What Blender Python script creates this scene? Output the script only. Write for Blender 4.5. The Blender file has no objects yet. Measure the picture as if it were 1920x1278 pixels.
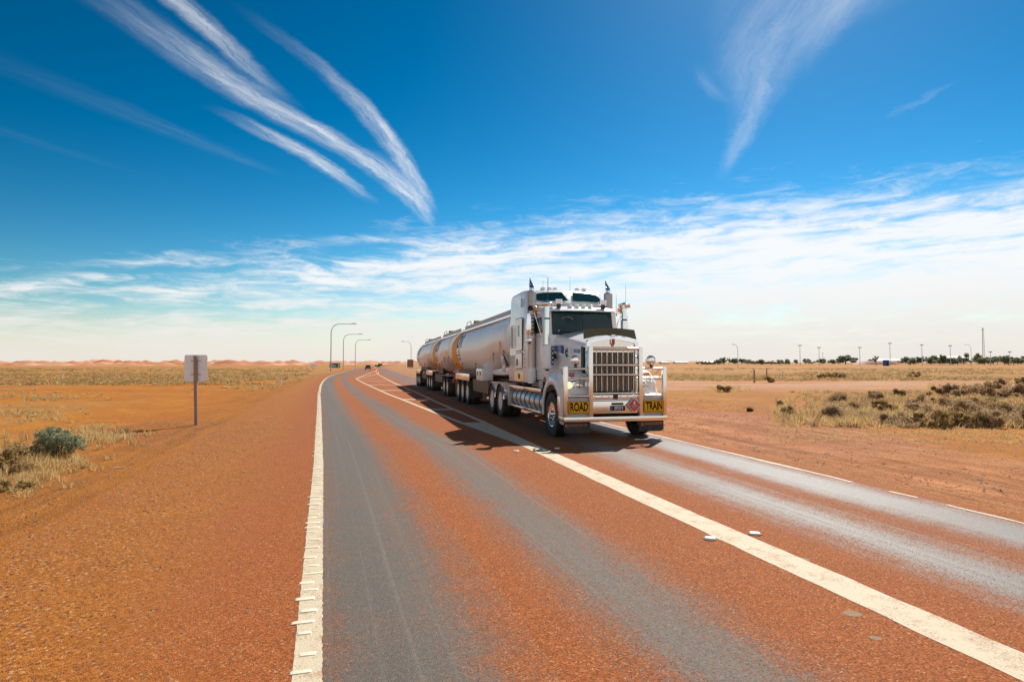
import bpy, bmesh, math, random
import numpy as np
from mathutils import Vector, Matrix, noise as mnoise

# ------------------------------------------------------------------ camera, sky, sun, exposure
SC = bpy.context.scene
COL = SC.collection
R = math.radians
CAM_H = 1.7            # eye height above the road
FPX = 1150.0           # focal length in pixels of a 1920 wide frame
HOR = 684.0            # image row of eye level in that frame
cam_d = bpy.data.cameras.new('camera'); cam = bpy.data.objects.new('camera', cam_d); COL.objects.link(cam)
cam_d.sensor_width = 36.0; cam_d.lens = FPX / 1920 * 36.0
cam_d.clip_start = 0.05; cam_d.clip_end = 30000
cam.location = (0, 0, CAM_H)
cam.rotation_euler = (R(90) + math.atan((HOR - 639.0) / FPX), 0, 0)
SC.camera = cam
SC.render.resolution_x, SC.render.resolution_y = 1024, 681
vs = SC.view_settings
vs.view_transform = 'Standard'; vs.look = 'None'; vs.gamma = 1.0; vs.use_curve_mapping = False
vs.exposure = 0.46

SUN_DIR = Vector((0.45, 0.95, 1.0)).normalized()      # towards the sun
SUN_EL = math.asin(SUN_DIR.z); SUN_AZ = math.atan2(SUN_DIR.x, SUN_DIR.y)
sun_d = bpy.data.lights.new('sun', 'SUN'); sun = bpy.data.objects.new('sun', sun_d); COL.objects.link(sun)
sun_d.energy = 4.6; sun_d.angle = R(0.53); sun_d.color = (1.0, 0.94, 0.85)
sun.rotation_euler = SUN_DIR.to_track_quat('Z', 'Y').to_euler()
sun.location = (30, 60, 80)

class NT:
    """small helper round a node tree"""
    def __init__(s, tree): s.t = tree; s.n = tree.nodes; s.l = tree.links
    def new(s, typ, **kw):
        n = s.n.new(typ)
        for k, v in kw.items(): setattr(n, k, v)
        return n
    def put(s, sock, v):
        if v is None: return
        if hasattr(v, 'is_output') or hasattr(v, 'is_linked'): s.l.new(v, sock)
        else: sock.default_value = v
    def m(s, op, a, b=None, c=None, clamp=False):
        n = s.new('ShaderNodeMath', operation=op); n.use_clamp = clamp
        s.put(n.inputs[0], a); s.put(n.inputs[1], b)
        if c is not None: s.put(n.inputs[2], c)
        return n.outputs[0]
    def rng(s, v, a, b, c=0.0, d=1.0, kind='SMOOTHSTEP'):
        n = s.new('ShaderNodeMapRange', interpolation_type=kind)
        s.put(n.inputs[0], v); s.put(n.inputs[1], a); s.put(n.inputs[2], b); s.put(n.inputs[3], c); s.put(n.inputs[4], d)
        return n.outputs[0]
    def vec(s, x, y, z=0.0):
        n = s.new('ShaderNodeCombineXYZ')
        for i, v in enumerate((x, y, z)): s.put(n.inputs[i], v)
        return n.outputs[0]
    def noise(s, v, scale, detail=4.0, rough=0.55, dist=0.0, out=0, lac=2.0):
        n = s.new('ShaderNodeTexNoise'); n.noise_dimensions = '3D'
        s.put(n.inputs['Vector'], v); s.put(n.inputs['Scale'], scale); s.put(n.inputs['Detail'], detail)
        s.put(n.inputs['Roughness'], rough); s.put(n.inputs['Distortion'], dist); s.put(n.inputs['Lacunarity'], lac)
        return n.outputs[out]
    def voro(s, v, scale, feature='F1', out='Color', rnd=1.0):
        n = s.new('ShaderNodeTexVoronoi', feature=feature)
        s.put(n.inputs['Vector'], v); s.put(n.inputs['Scale'], scale); s.put(n.inputs['Randomness'], rnd)
        return n.outputs[out]
    def mix(s, f, a, b, blend='MIX'):
        n = s.new('ShaderNodeMix', data_type='RGBA', blend_type=blend); n.clamp_factor = True
        s.put(n.inputs[0], f)
        s.put(n.inputs[6], a if not isinstance(a, tuple) else (*a, 1)[:4])
        s.put(n.inputs[7], b if not isinstance(b, tuple) else (*b, 1)[:4])
        return n.outputs[2]
    def curve(s, v, pts, lo, hi):
        """piecewise curve v -> y, v in lo..hi"""
        ys = [p[1] for p in pts]; y0, y1 = min(ys), max(ys)
        if y1 - y0 < 1e-6: y1 = y0 + 1e-3
        n = s.new('ShaderNodeFloatCurve')
        s.put(n.inputs['Value'], s.rng(v, lo, hi, 0, 1, 'LINEAR'))
        cv = n.mapping.curves[0]
        P = [((p[0] - lo) / (hi - lo), (p[1] - y0) / (y1 - y0)) for p in pts]
        cv.points[0].location = P[0]; cv.points[1].location = P[-1]
        for p in P[1:-1]: cv.points.new(*p)
        n.mapping.update()
        return s.rng(n.outputs[0], 0, 1, y0, y1, 'LINEAR')

world = bpy.data.worlds.new('World'); SC.world = world; world.use_nodes = True
W = NT(world.node_tree); W.n.clear()
sky = W.new('ShaderNodeTexSky', sky_type='NISHITA')
sky.sun_disc = False; sky.sun_elevation = SUN_EL; sky.sun_rotation = SUN_AZ
sky.altitude = 200; sky.air_density = 1.0; sky.dust_density = 0.22; sky.ozone_density = 1.6
tc = W.new('ShaderNodeTexCoord'); sep = W.new('ShaderNodeSeparateXYZ'); W.l.new(tc.outputs['Generated'], sep.inputs[0])
dx, dy, dz = sep.outputs
zc = W.m('MAXIMUM', dz, 0.012)
PX = W.m('DIVIDE', dx, zc); Q = W.m('DIVIDE', dy, zc)          # where the ray meets a cloud layer of unit height
AZ = W.m('ARCTAN2', dx, dy); EL = W.m('ARCSINE', dz)
plane = W.vec(PX, Q)
wob = W.noise(plane, 1.6, 5, 0.6); wob = W.m('SUBTRACT', wob, 0.5)
wob2 = W.noise(plane, 7.0, 4, 0.65); wob2 = W.m('SUBTRACT', wob2, 0.5)
wob3 = W.noise(plane, 26.0, 6, 0.72); wob3 = W.m('SUBTRACT', wob3, 0.5)
def streak(pts, width, strength, soft, w1=0.10, w2=0.045, fib=(26, 2.2), fade=(0.12, 0.1), fray=0.028):
    lo, hi = pts[0][0], pts[-1][0]
    c = W.curve(Q, pts, lo, hi); w = W.curve(Q, width, lo, hi)
    d = W.m('SUBTRACT', PX, c)
    d = W.m('ADD', d, W.m('MULTIPLY', wob, w1)); d = W.m('ADD', d, W.m('MULTIPLY', wob2, w2)); d = W.m('ADD', d, W.m('MULTIPLY', wob3, fray))
    r = W.m('DIVIDE', d, w)
    up = W.rng(r, -1.0, -1.0 + soft[0], 0, 1); dn = W.rng(r, 1.0 - soft[1], 1.0, 1, 0)
    v = W.m('MULTIPLY', up, dn)
    L = hi - lo
    v = W.m('MULTIPLY', v, W.rng(Q, lo, lo + L * fade[0], 0, 1))
    v = W.m('MULTIPLY', v, W.rng(Q, hi - L * fade[1], hi, 1, 0))
    f = W.noise(W.vec(W.m('MULTIPLY', d, fib[0]), W.m('MULTIPLY', Q, fib[1])), 1.0, 8, 0.68)
    v = W.m('MULTIPLY', v, W.rng(f, 0.32, 0.70, 0.14, 1.05, 'LINEAR'))
    return W.m('MULTIPLY', v, strength)
masks = [
    # the broad streak that falls from the upper left
    streak([(1.40, -1.15), (1.73, -1.09), (2.155, -1.0), (2.65, -0.83), (3.07, -0.70), (3.6, -0.62), (4.25, -0.585), (4.7, -0.57)],
           [(1.40, .12), (2.1, .115), (2.9, .11), (3.5, .095), (4.7, .05)], 0.80, (1.2, 0.8), 0.07, 0.05, fade=(0.3, 0.38)),
    streak([(1.40, -0.93), (1.55, -0.93), (1.75, -0.90), (2.05, -0.88), (2.4, -0.83)],
           [(1.40, .05), (1.9, .06), (2.4, .04)], 0.62, (0.9, 0.9), 0.06, 0.04, fade=(0.15, 0.6)),
    # the right arched streak and its companion
    streak([(1.62, -0.78), (1.80, -0.72), (2.04, -0.645), (2.43, -0.575), (2.92, -0.545), (3.4, -0.53), (4.15, -0.525)],
           [(1.62, .03), (2.2, .06), (3.0, .075), (4.15, .05)], 0.74, (1.3, 0.6), 0.05, 0.04, fade=(0.4, 0.4)),
    streak([(2.75, -0.66), (3.2, -0.60), (3.7, -0.56), (4.3, -0.55)],
           [(2.75, .02), (3.4, .05), (4.3, .05)], 0.5, (0.9, 0.9), 0.05, 0.04, fade=(0.4, 0.4)),
    # the short lower streak
    streak([(2.30, -1.17), (2.60, -1.07), (2.85, -0.99), (3.25, -0.915), (3.85, -0.85)],
           [(2.30, .03), (2.75, .085), (3.3, .08), (3.85, .04)], 0.72, (1.0, 0.6), 0.06, 0.06, fade=(0.35, 0.55)),
    # faint veils low on the left
    streak([(1.6, -1.9), (2.2, -1.62), (2.7, -1.42), (3.3, -1.18)],
           [(1.6, .16), (2.5, .13), (3.3, .05)], 0.05, (0.95, 0.9), 0.12, 0.06, fade=(0.6, 0.25)),
    streak([(1.9, -2.4), (2.6, -2.2), (3.4, -1.8)], [(1.9, .10), (3.4, .10)], 0.02, (0.95, 0.9), 0.12, 0.06, fade=(0.5, 0.5)),
    # the fan on the right
    streak([(1.32, 0.80), (1.8, 0.80), (2.3, 0.92), (2.6, 1.0), (3.4, 1.13)],
           [(1.32, .42), (1.8, .26), (2.4, .11), (3.4, .05)], 0.33, (1.1, 0.9), 0.10, 0.06, (11, 1.3), (0.1, 0.35)),
    streak([(1.32, 0.80), (1.7, 0.93), (2.2, 1.02)],
           [(1.32, .09), (2.2, .05)], 0.24, (0.9, 0.9), 0.07, 0.04, (16, 1.2), (0.1, 0.7)),
    streak([(1.95, 0.60), (2.15, 0.70), (2.35, 0.86)], [(1.95, .05), (2.35, .05)], 0.14, (0.9, 0.9), 0.05, 0.04, fade=(0.6, 0.4)),
    # small curl far right and a thin line far left
    streak([(2.1, 1.55), (2.3, 1.50), (2.5, 1.53)], [(2.1, .03), (2.5, .04)], 0.13, (0.9, 0.9), 0.30, 0.16, fade=(0.4, 0.4)),
    streak([(5.2, -5.2), (5.55, -5.0), (6.1, -4.5)], [(5.2, .05), (6.1, .04)], 0.4, (0.9, 0.9), 0.08, 0.04, fade=(0.2, 0.6)),
]
# cirrus bank towards the horizon: its edge is a straight line across the cloud layer; behind the viewer an unseen cloud ring is added to brighten the shaded truck
edge_f = W.m('SUBTRACT', W.m('ADD', Q, W.m('MULTIPLY', PX, 0.43)), 4.55)
rad = W.m('SQRT', W.m('ADD', W.m('MULTIPLY', PX, PX), W.m('MULTIPLY', Q, Q)))
edge_b = W.m('SUBTRACT', W.m('MULTIPLY', rad, W.rng(dy, 0.45, -0.15, 0.0, 1.0)), 1.35)
edge = W.m('MAXIMUM', edge_f, edge_b)
warp = W.noise(W.vec(W.m('MULTIPLY', AZ, 5.0), W.m('MULTIPLY', EL, 16.0)), 1.0, 3, 0.5, out=1)
wv = W.new('ShaderNodeVectorMath', operation='MULTIPLY_ADD'); W.l.new(warp, wv.inputs[0]); wv.inputs[1].default_value = (0.9, 1.1, 0)
W.l.new(W.vec(W.m('MULTIPLY', AZ, 2.6), W.m('MULTIPLY', W.m('SUBTRACT', EL, W.m('MULTIPLY', AZ, 0.03)), 24.0)), wv.inputs[2])
bands = W.noise(wv.outputs[0], 1.7, 9, 0.64)
wisp = W.noise(W.vec(W.m('MULTIPLY', AZ, 10.0), W.m('MULTIPLY', EL, 44.0), 3.0), 1.3, 8, 0.70, 0.8)
edge2 = W.m('ADD', edge, W.m('MULTIPLY', W.m('SUBTRACT', W.m('ADD', W.m('MULTIPLY', wisp, 0.6), W.m('MULTIPLY', bands, 0.4)), 0.5), 4.0))
cover = W.m('MULTIPLY', W.rng(edge2, -0.7, 1.1, 0, 1), W.rng(EL, -0.02, 0.02, 0, 1))
thick = W.rng(AZ, -0.62, 0.45, 0.0, 0.085)
bmask = W.rng(W.m('ADD', W.m('ADD', W.m('MULTIPLY', bands, 0.66), W.m('MULTIPLY', wisp, 0.34)), thick), 0.41, 0.63, 0.0, 0.95)
bank = W.m('MULTIPLY', cover, bmask)
veil = W.m('MULTIPLY', W.rng(edge, -0.6, 5.0, 0.0, 1.0), W.rng(AZ, -0.65, 0.45, 0.10, 0.58))
haze_low = W.m('MULTIPLY', W.rng(EL, 0.0, 0.095, 1.0, 0.0), W.rng(AZ, -0.7, 0.1, 0.86, 0.97))
inv = None
for v in masks + [bank, veil, haze_low]:
    k = W.m('SUBTRACT', 1.0, W.m('MINIMUM', W.m('MAXIMUM', v, 0.0), 1.0))
    inv = k if inv is None else W.m('MULTIPLY', inv, k)
cloud = W.m('SUBTRACT', 1.0, inv)
hs = W.new('ShaderNodeHueSaturation'); hs.inputs['Hue'].default_value = 0.478
hs.inputs['Saturation'].default_value = 1.19; hs.inputs['Value'].default_value = 5.45
gm = W.new('ShaderNodeGamma'); gm.inputs['Gamma'].default_value = 1.9      # a crisp, deep desert sky
W.l.new(W.mix(1.0, sky.outputs[0], (0.14, 0.14, 0.14), 'MULTIPLY'), gm.inputs['Color'])
W.l.new(gm.outputs[0], hs.inputs['Color'])
cloudcol = W.mix(W.rng(EL, 0.0, 0.16), (7.2, 6.9, 6.45), (8.2, 8.3, 8.4))
skycol = W.mix(cloud, hs.outputs[0], cloudcol)
bg = W.new('ShaderNodeBackground'); bg.inputs['Strength'].default_value = 0.085; W.l.new(skycol, bg.inputs['Color'])
world.cycles.sampling_method = 'MANUAL'; world.cycles.sample_map_resolution = 512
wo = W.new('ShaderNodeOutputWorld'); W.l.new(bg.outputs[0], wo.inputs['Surface'])
# ------------------------------------------------------------------ helpers: materials
random.seed(7)
MATS = {}
DUST_ = (0.50, 0.27, 0.14)
def principled(name):
    m = bpy.data.materials.new(name); m.use_nodes = True
    t = NT(m.node_tree); b = m.node_tree.nodes['Principled BSDF']
    MATS[name] = m
    return m, t, b
def bump(t, b, h, strength=0.3, dist=0.02):
    n = t.new('ShaderNodeBump'); n.inputs['Strength'].default_value = strength; n.inputs['Distance'].default_value = dist
    t.put(n.inputs['Height'], h); t.l.new(n.outputs[0], b.inputs['Normal'])
def mat(name, col, rough=0.5, metal=0.0, spec=0.5, coat=0.0, var=0.12, vscale=6.0, dirt=None, dirt_amt=0.0, rvar=0.15, bmp=0.0, bscale=40.0, trans=0.0, low=None):
    """a plain painted or metal surface with a little unevenness and dust"""
    m, t, b = principled(name)
    tcn = t.new('ShaderNodeTexCoord'); v = tcn.outputs['Object']
    n1 = t.noise(v, vscale, 5, 0.6)
    dark = tuple(c * (1 - var) for c in col); lite = tuple(min(1, c * (1 + var)) for c in col)
    c = t.mix(n1, dark, lite)
    if dirt is not None:
        n2 = t.noise(v, vscale * 0.6, 7, 0.65, 0.3)
        c = t.mix(t.rng(n2, 0.42, 0.75, 0, dirt_amt), c, dirt)
    if low is not None:          # road dust thrown up over the lower body, streaky
        sz = t.new('ShaderNodeSeparateXYZ'); t.l.new(v, sz.inputs[0])
        ns = t.noise(t.vec(t.m('MULTIPLY', sz.outputs[1], 5.0), t.m('MULTIPLY', sz.outputs[2], 0.8), sz.outputs[0]), 1.0, 6, 0.65)
        zz = t.m('ADD', sz.outputs[2], t.m('MULTIPLY', t.m('SUBTRACT', ns, 0.5), 0.9))
        c = t.mix(t.rng(zz, low[0], low[1], 0.0, low[2]), c, DUST_)
    t.l.new(c, b.inputs['Base Color'])
    t.put(b.inputs['Roughness'], t.rng(t.noise(v, vscale * 1.7, 5, 0.6), 0.3, 0.7, max(0.02, rough * (1 - rvar)), min(1, rough * (1 + rvar)), 'LINEAR'))
    b.inputs['Metallic'].default_value = metal
    b.inputs['Specular IOR Level'].default_value = spec
    b.inputs['Coat Weight'].default_value = coat; b.inputs['Coat Roughness'].default_value = 0.04
    if trans: b.inputs['Transmission Weight'].default_value = trans
    if bmp: bump(t, b, t.noise(v, bscale, 4, 0.6), bmp, 0.01)
    return m
DUST = (0.42, 0.20, 0.09)
mat('white_paint', (0.91, 0.91, 0.91), 0.30, coat=0.55, var=0.02, dirt=DUST, dirt_amt=0.05, low=(1.5, 0.5, 0.32))
mat('tank_paint', (0.91, 0.895, 0.86), 0.36, coat=0.12, spec=0.35, var=0.02, vscale=1.5, dirt=(0.60, 0.40, 0.25), dirt_amt=0.10, low=(1.75, 1.2, 0.22))
mat('chrome', (0.82, 0.82, 0.83), 0.07, metal=1.0, var=0.03, rvar=0.4)
mat('polished_alloy', (0.84, 0.78, 0.70), 0.20, metal=0.97, var=0.04, rvar=0.2, vscale=2)
mat('brushed_alloy', (0.68, 0.66, 0.63), 0.42, metal=0.8, var=0.08, rvar=0.2)
mat('grey_alloy', (0.42, 0.42, 0.41), 0.5, metal=0.6, var=0.1)
mat('rubber', (0.030, 0.029, 0.028), 0.75, var=0.3, dirt=(0.16, 0.09, 0.05), dirt_amt=0.5, bmp=0.15)
mat('black_plastic', (0.018, 0.018, 0.02), 0.45, var=0.2)
mat('dark_steel', (0.06, 0.055, 0.052), 0.6, metal=0.3, var=0.25, dirt=(0.28, 0.15, 0.08), dirt_amt=0.6)
mat('brown_dusty_steel', (0.22, 0.14, 0.10), 0.7, var=0.2, dirt=(0.34, 0.18, 0.09), dirt_amt=0.6)
mat('orange_paint', (0.90, 0.36, 0.018), 0.5, spec=0.15, var=0.06)
mat('red_paint', (0.42, 0.025, 0.03), 0.35, var=0.15, coat=0.2)
mat('amber_lens', (0.85, 0.28, 0.01), 0.15, coat=0.5, var=0.1)
mat('red_lens', (0.55, 0.05, 0.015), 0.2, coat=0.5, var=0.1)
mat('white_lens', (0.85, 0.85, 0.80), 0.12, coat=0.5, var=0.04)
mat('teal_lens', (0.05, 0.30, 0.34), 0.2, coat=0.4, var=0.1)
mat('blue_paint', (0.02, 0.09, 0.33), 0.25, coat=0.4, var=0.08)
mat('ink_blue', (0.012, 0.022, 0.07), 0.6, spec=0.12, var=0.1)
mat('ink_black', (0.012, 0.012, 0.012), 0.6, spec=0.12, var=0.1)
mat('sign_yellow', (0.88, 0.43, 0.004), 0.6, spec=0.15, var=0.07, vscale=9)
mat('placard_red', (0.55, 0.02, 0.035), 0.35, var=0.08)
mat('placard_white', (0.80, 0.78, 0.76), 0.4, var=0.05)
mat('flap_lettering', (0.55, 0.20, 0.13), 0.6, var=0.15)
mat('smoked_visor', (0.10, 0.085, 0.035), 0.12, coat=0.4, var=0.06)
mat('dark_glass', (0.006, 0.034, 0.038), 0.05, spec=0.32, var=0.15, vscale=2.0)
mat('galvanised', (0.46, 0.46, 0.45), 0.45, metal=0.7, var=0.12, dirt=(0.45, 0.3, 0.18), dirt_amt=0.2)
mat('sign_back', (0.78, 0.77, 0.80), 0.45, metal=0.1, var=0.05, vscale=3)
mat('rusty_post', (0.30, 0.20, 0.16), 0.8, var=0.3, vscale=12, dirt=(0.42, 0.20, 0.09), dirt_amt=0.6, bmp=0.3)
mat('sign_green', (0.006, 0.12, 0.085), 0.4, var=0.1)
mat('signal_white', (0.80, 0.80, 0.78), 0.45, var=0.06)
mat('stone_red', (0.30, 0.13, 0.06), 0.85, var=0.35, vscale=3)
mat('stone_pale', (0.48, 0.28, 0.14), 0.85, var=0.3, vscale=3)
mat('stone_dark', (0.13, 0.065, 0.04), 0.85, var=0.35, vscale=3)
mat('stick_wood', (0.66, 0.52, 0.34), 0.8, var=0.2)
mat('bark', (0.14, 0.10, 0.075), 0.9, var=0.3, bmp=0.4)
mat('car_paint', (0.012, 0.03, 0.028), 0.2, coat=0.6, var=0.05)
mat('roof_white', (0.58, 0.55, 0.52), 0.6, var=0.08)
mat('wall_rust', (0.36, 0.16, 0.09), 0.8, var=0.2)
mat('wall_cream', (0.60, 0.50, 0.40), 0.8, var=0.1)
mat('bin_blue', (0.02, 0.07, 0.30), 0.4, var=0.1)
mat('patch_grey', (0.27, 0.165, 0.10), 0.8, var=0.35, vscale=30, spec=0.2)
def lamp_mat():
    m, t, b = principled('lit_headlamp')
    b.inputs['Base Color'].default_value = (0.9, 0.7, 0.4, 1)
    b.inputs['Emission Color'].default_value = (1.0, 0.72, 0.34, 1); b.inputs['Emission Strength'].default_value = 1.1
lamp_mat()
def foliage(name, c1, c2, rough=0.7, scale=3.0):
    m, t, b = principled(name)
    tcn = t.new('ShaderNodeTexCoord'); info = t.new('ShaderNodeObjectInfo')
    at = t.new('ShaderNodeNewGeometry')
    n = t.noise(tcn.outputs['Object'], scale, 3, 0.6)
    f = t.m('ADD', t.m('MULTIPLY', n, 0.6), t.m('MULTIPLY', at.outputs['Random Per Island'], 0.45))
    c = t.mix(f, c1, c2)
    t.l.new(c, b.inputs['Base Color']); b.inputs['Roughness'].default_value = rough
    b.inputs['Specular IOR Level'].default_value = 0.25
    # thin leaves let some light through
    tr = t.new('ShaderNodeBsdfTranslucent'); t.l.new(c, tr.inputs['Color'])
    mx = t.new('ShaderNodeMixShader'); mx.inputs[0].default_value = 0.52
    out = m.node_tree.nodes['Material Output']
    t.l.new(b.outputs[0], mx.inputs[1]); t.l.new(tr.outputs[0], mx.inputs[2]); t.l.new(mx.outputs[0], out.inputs[0])
foliage('straw', (0.42, 0.26, 0.09), (0.74, 0.56, 0.27))
foliage('straw_olive', (0.24, 0.15, 0.055), (0.52, 0.37, 0.16))
foliage('shrub_brown', (0.26, 0.165, 0.09), (0.58, 0.41, 0.23))
foliage('saltbush', (0.13, 0.155, 0.085), (0.42, 0.45, 0.28))
foliage('tree_green', (0.15, 0.18, 0.115), (0.36, 0.38, 0.25))
foliage('bush_green', (0.05, 0.075, 0.015), (0.14, 0.17, 0.05))

# ------------------------------------------------------------------ helpers: meshes
def link(o, parent=None):
    COL.objects.link(o)
    if parent is not None: o.parent = parent
    return o
def tag(o, label=None, cat=None, group=None, kind=None):
    if label: o['label'] = label
    if cat: o['category'] = cat
    if group: o['group'] = group
    if kind: o['kind'] = kind
    return o
def empty(name, loc=(0, 0, 0), rz=0.0):
    o = bpy.data.objects.new(name, None); o.empty_display_size = 0.2
    o.location = loc; o.rotation_euler = (0, 0, rz)
    return link(o)
def copy_tree(o, parent=None):
    c = o.copy(); COL.objects.link(c); c.parent = parent
    for ch in list(o.children): copy_tree(ch, c)
    return c
def ground_at(px, py, z=0.0):
    """photo pixel (1920 wide) -> place on the plain at height z"""
    d = (CAM_H - z) * FPX / (py - HOR)
    return Vector(((px - 960) / FPX * d, d, z))
def at_depth(px, py, d):
    return Vector(((px - 960) / FPX * d, d, CAM_H + (HOR - py) / FPX * d))
class MB:
    def __init__(s): s.v = []; s.f = []
    def add(s, vs, fs):
        o = len(s.v); s.v += [tuple(p) for p in vs]; s.f += [tuple(i + o for i in f) for f in fs]; return s
    def box(s, c, d, rot=None):
        x, y, z = (k / 2 for k in d)
        P = [Vector((a * x, b * y, e * z)) for a in (-1, 1) for b in (-1, 1) for e in (-1, 1)]
        if rot is not None:
            M = Matrix.Rotation(rot[0], 3, 'X'); M = Matrix.Rotation(rot[2], 3, 'Z') @ Matrix.Rotation(rot[1], 3, 'Y') @ M
            P = [M @ p for p in P]
        P = [p + Vector(c) for p in P]
        return s.add(P, [(0, 1, 3, 2), (4, 6, 7, 5), (0, 4, 5, 1), (2, 3, 7, 6), (0, 2, 6, 4), (1, 5, 7, 3)])
    def span(s, x0, x1, y0, y1, z0, z1): return s.box(((x0 + x1) / 2, (y0 + y1) / 2, (z0 + z1) / 2), (abs(x1 - x0), abs(y1 - y0), abs(z1 - z0)))
    def ring(s, c, ax, r, n, ref=None):
        ax = Vector(ax).normalized(); ref = ref or (Vector((0, 0, 1)) if abs(ax.z) < 0.9 else Vector((1, 0, 0)))
        a = ax.cross(ref).normalized(); b = ax.cross(a).normalized()
        return [Vector(c) + a * (r * math.cos(2 * math.pi * i / n)) + b * (r * math.sin(2 * math.pi * i / n)) for i in range(n)]
    def cyl(s, p0, p1, r0, r1=None, n=16, caps=True):
        p0, p1 = Vector(p0), Vector(p1); r1 = r0 if r1 is None else r1; ax = p1 - p0
        V = s.ring(p0, ax, r0, n) + s.ring(p1, ax, r1, n)
        F = [(i, (i + 1) % n, n + (i + 1) % n, n + i) for i in range(n)]
        if caps: F += [tuple(range(n))[::-1], tuple(range(n, 2 * n))]
        return s.add(V, F)
    def tube(s, path, r, n=8):
        path = [Vector(p) for p in path]; rings = []
        for i, p in enumerate(path):
            t = (path[min(i + 1, len(path) - 1)] - path[max(i - 1, 0)]).normalized()
            rr = r[i] if isinstance(r, (list, tuple)) else r
            rings.append(s.ring(p, t, rr, n, Vector((0.13, 0.31, 0.94)) if abs(t.z) < 0.9 else Vector((1, 0.2, 0))))
        return s.loft(rings)
    def loft(s, rings, caps=True, close=True):
        n = len(rings[0]); V = [p for q in rings for p in q]; F = []
        for k in range(len(rings) - 1):
            for i in range(n if close else n - 1):
                j = (i + 1) % n
                F.append((k * n + i, k * n + j, (k + 1) * n + j, (k + 1) * n + i))
        if caps: F += [tuple(range(n))[::-1], tuple((len(rings) - 1) * n + i for i in range(n))]
        return s.add(V, F)
    def lathe(s, prof, o, ax, n=24):
        """prof: (r, h) along axis ax"""
        o = Vector(o); ax = Vector(ax).normalized()
        return s.loft([s.ring(o + ax * h, ax, max(r, 1e-4), n) for r, h in prof])
    def prism(s, poly, axis, a, b):
        """poly: 2-d points; axis 'x' -> (y,z), 'y' -> (x,z), 'z' -> (x,y)"""
        def P(p, t): return {'x': (t, p[0], p[1]), 'y': (p[0], t, p[1]), 'z': (p[0], p[1], t)}[axis]
        n = len(poly)
        return s.add([P(p, a) for p in poly] + [P(p, b) for p in poly],
                     [tuple(range(n))[::-1], tuple(range(n, 2 * n))] + [(i, (i + 1) % n, n + (i + 1) % n, n + i) for i in range(n)])
    def mesh(s, name, smooth=35.0, bev=0.0, seg=2, recalc=True):
        me = bpy.data.meshes.new(name); me.from_pydata(s.v, [], s.f)
        bm = bmesh.new(); bm.from_mesh(me)
        if recalc: bmesh.ops.recalc_face_normals(bm, faces=bm.faces)
        if bev:
            E = [e for e in bm.edges if len(e.link_faces) == 2 and e.calc_face_angle(0) > R(32)]
            bmesh.ops.bevel(bm, geom=E, offset=bev, segments=seg, profile=0.6, affect='EDGES', clamp_overlap=True)
        if smooth:
            for f in bm.faces: f.smooth = True
            for e in bm.edges:
                if len(e.link_faces) == 2 and e.calc_face_angle(0) > R(smooth): e.smooth = False
        bm.to_mesh(me); bm.free()
        return me
    def build(s, name, material, parent=None, **kw):
        me = s.mesh(name, **kw); me.materials.append(MATS[material])
        return link(bpy.data.objects.new(name, me), parent)
def text_mesh(body, size=1.0, bold=0.0, shear=0.0, extrude=0.0, align='CENTER', spacing=1.0):
    """flat lettering as mesh data in the x-y plane"""
    cu = bpy.data.curves.new('lettering', 'FONT'); cu.body = body; cu.size = size; cu.offset = bold; cu.shear = shear
    cu.extrude = extrude; cu.align_x = align; cu.align_y = 'CENTER'; cu.space_character = spacing; cu.resolution_u = 3
    ob = bpy.data.objects.new('lettering', cu); COL.objects.link(ob)
    dg = bpy.context.evaluated_depsgraph_get(); dg.update()
    me = bpy.data.meshes.new_from_object(ob.evaluated_get(dg))
    bpy.data.objects.remove(ob); bpy.data.curves.remove(cu)
    return me
def lettering(name, body, size, material, parent, fn, **kw):
    """text whose (x, y) are sent through fn to local 3-d points"""
    me = text_mesh(body, size, **kw)
    for v in me.vertices: v.co = Vector(fn(v.co.x, v.co.y))
    me.materials.clear(); me.materials.append(MATS[material]); me.name = name
    return link(bpy.data.objects.new(name, me), parent)
# ------------------------------------------------------------------ road lines, as x over distance y (metres)
def poly(pts):
    P = sorted(pts); ys = np.array([p[0] for p in P]); xs = np.array([p[1] for p in P])
    def f(y):
        y = np.asarray(y, float)
        lo = xs[0] + (y - ys[0]) * (xs[1] - xs[0]) / (ys[1] - ys[0])
        return np.where(y < ys[0], lo, np.interp(y, ys, xs))
    return f
XL = poly([(-6, 1.81), (3.29, -1.08), (10.5, -3.29), (25.7, -8.05), (36, -11.3), (51.4, -16.0), (63, -19.4), (74, -22.5), (85, -25.5), (97, -28.5), (108.6, -31.4),
           (128, -36), (150, -41.1), (180, -48.1), (225, -58.6), (279, -71), (400, -95), (528, -116), (650, -130), (800, -138)])
XC = poly([(-6, 5.43), (3.47, 2.90), (7.76, 1.754), (13.2, 0.33), (18.2, -1.17)])
XA = poly([(13.2, 0.33), (18.2, -1.51), (25.7, -3.93), (29.7, -5.2), (35.5, -7.1), (43, -9.4), (52.1, -12.2), (60, -14.6), (67.4, -16.8), (76.4, -19.4), (181, -40.2), (260, -57), (400, -90), (528, -110), (650, -124), (800, -132)])
XB = poly([(13.2, 0.33), (18.3, -0.83), (28.3, -3.47), (38, -5.9), (48.9, -8.7), (58, -11.1), (68.8, -13.8), (85, -17.8), (105.7, -22.9), (135, -29.7), (170, -37.7), (181, -40.1), (260, -56.8), (400, -89.8), (528, -109.8), (650, -123.8), (800, -131.8)])
XR = poly([(-6, 8.62), (6.63, 5.53), (15.2, 3.43), (45, -3.9), (81.5, -12.9), (119, -21.6), (181, -35.8), (260, -52.5), (400, -84.5), (528, -104.5), (650, -118), (800, -126)])
def XA2(y): y = np.asarray(y, float); return np.where(y < 13.2, XC(y), XA(y))
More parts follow.
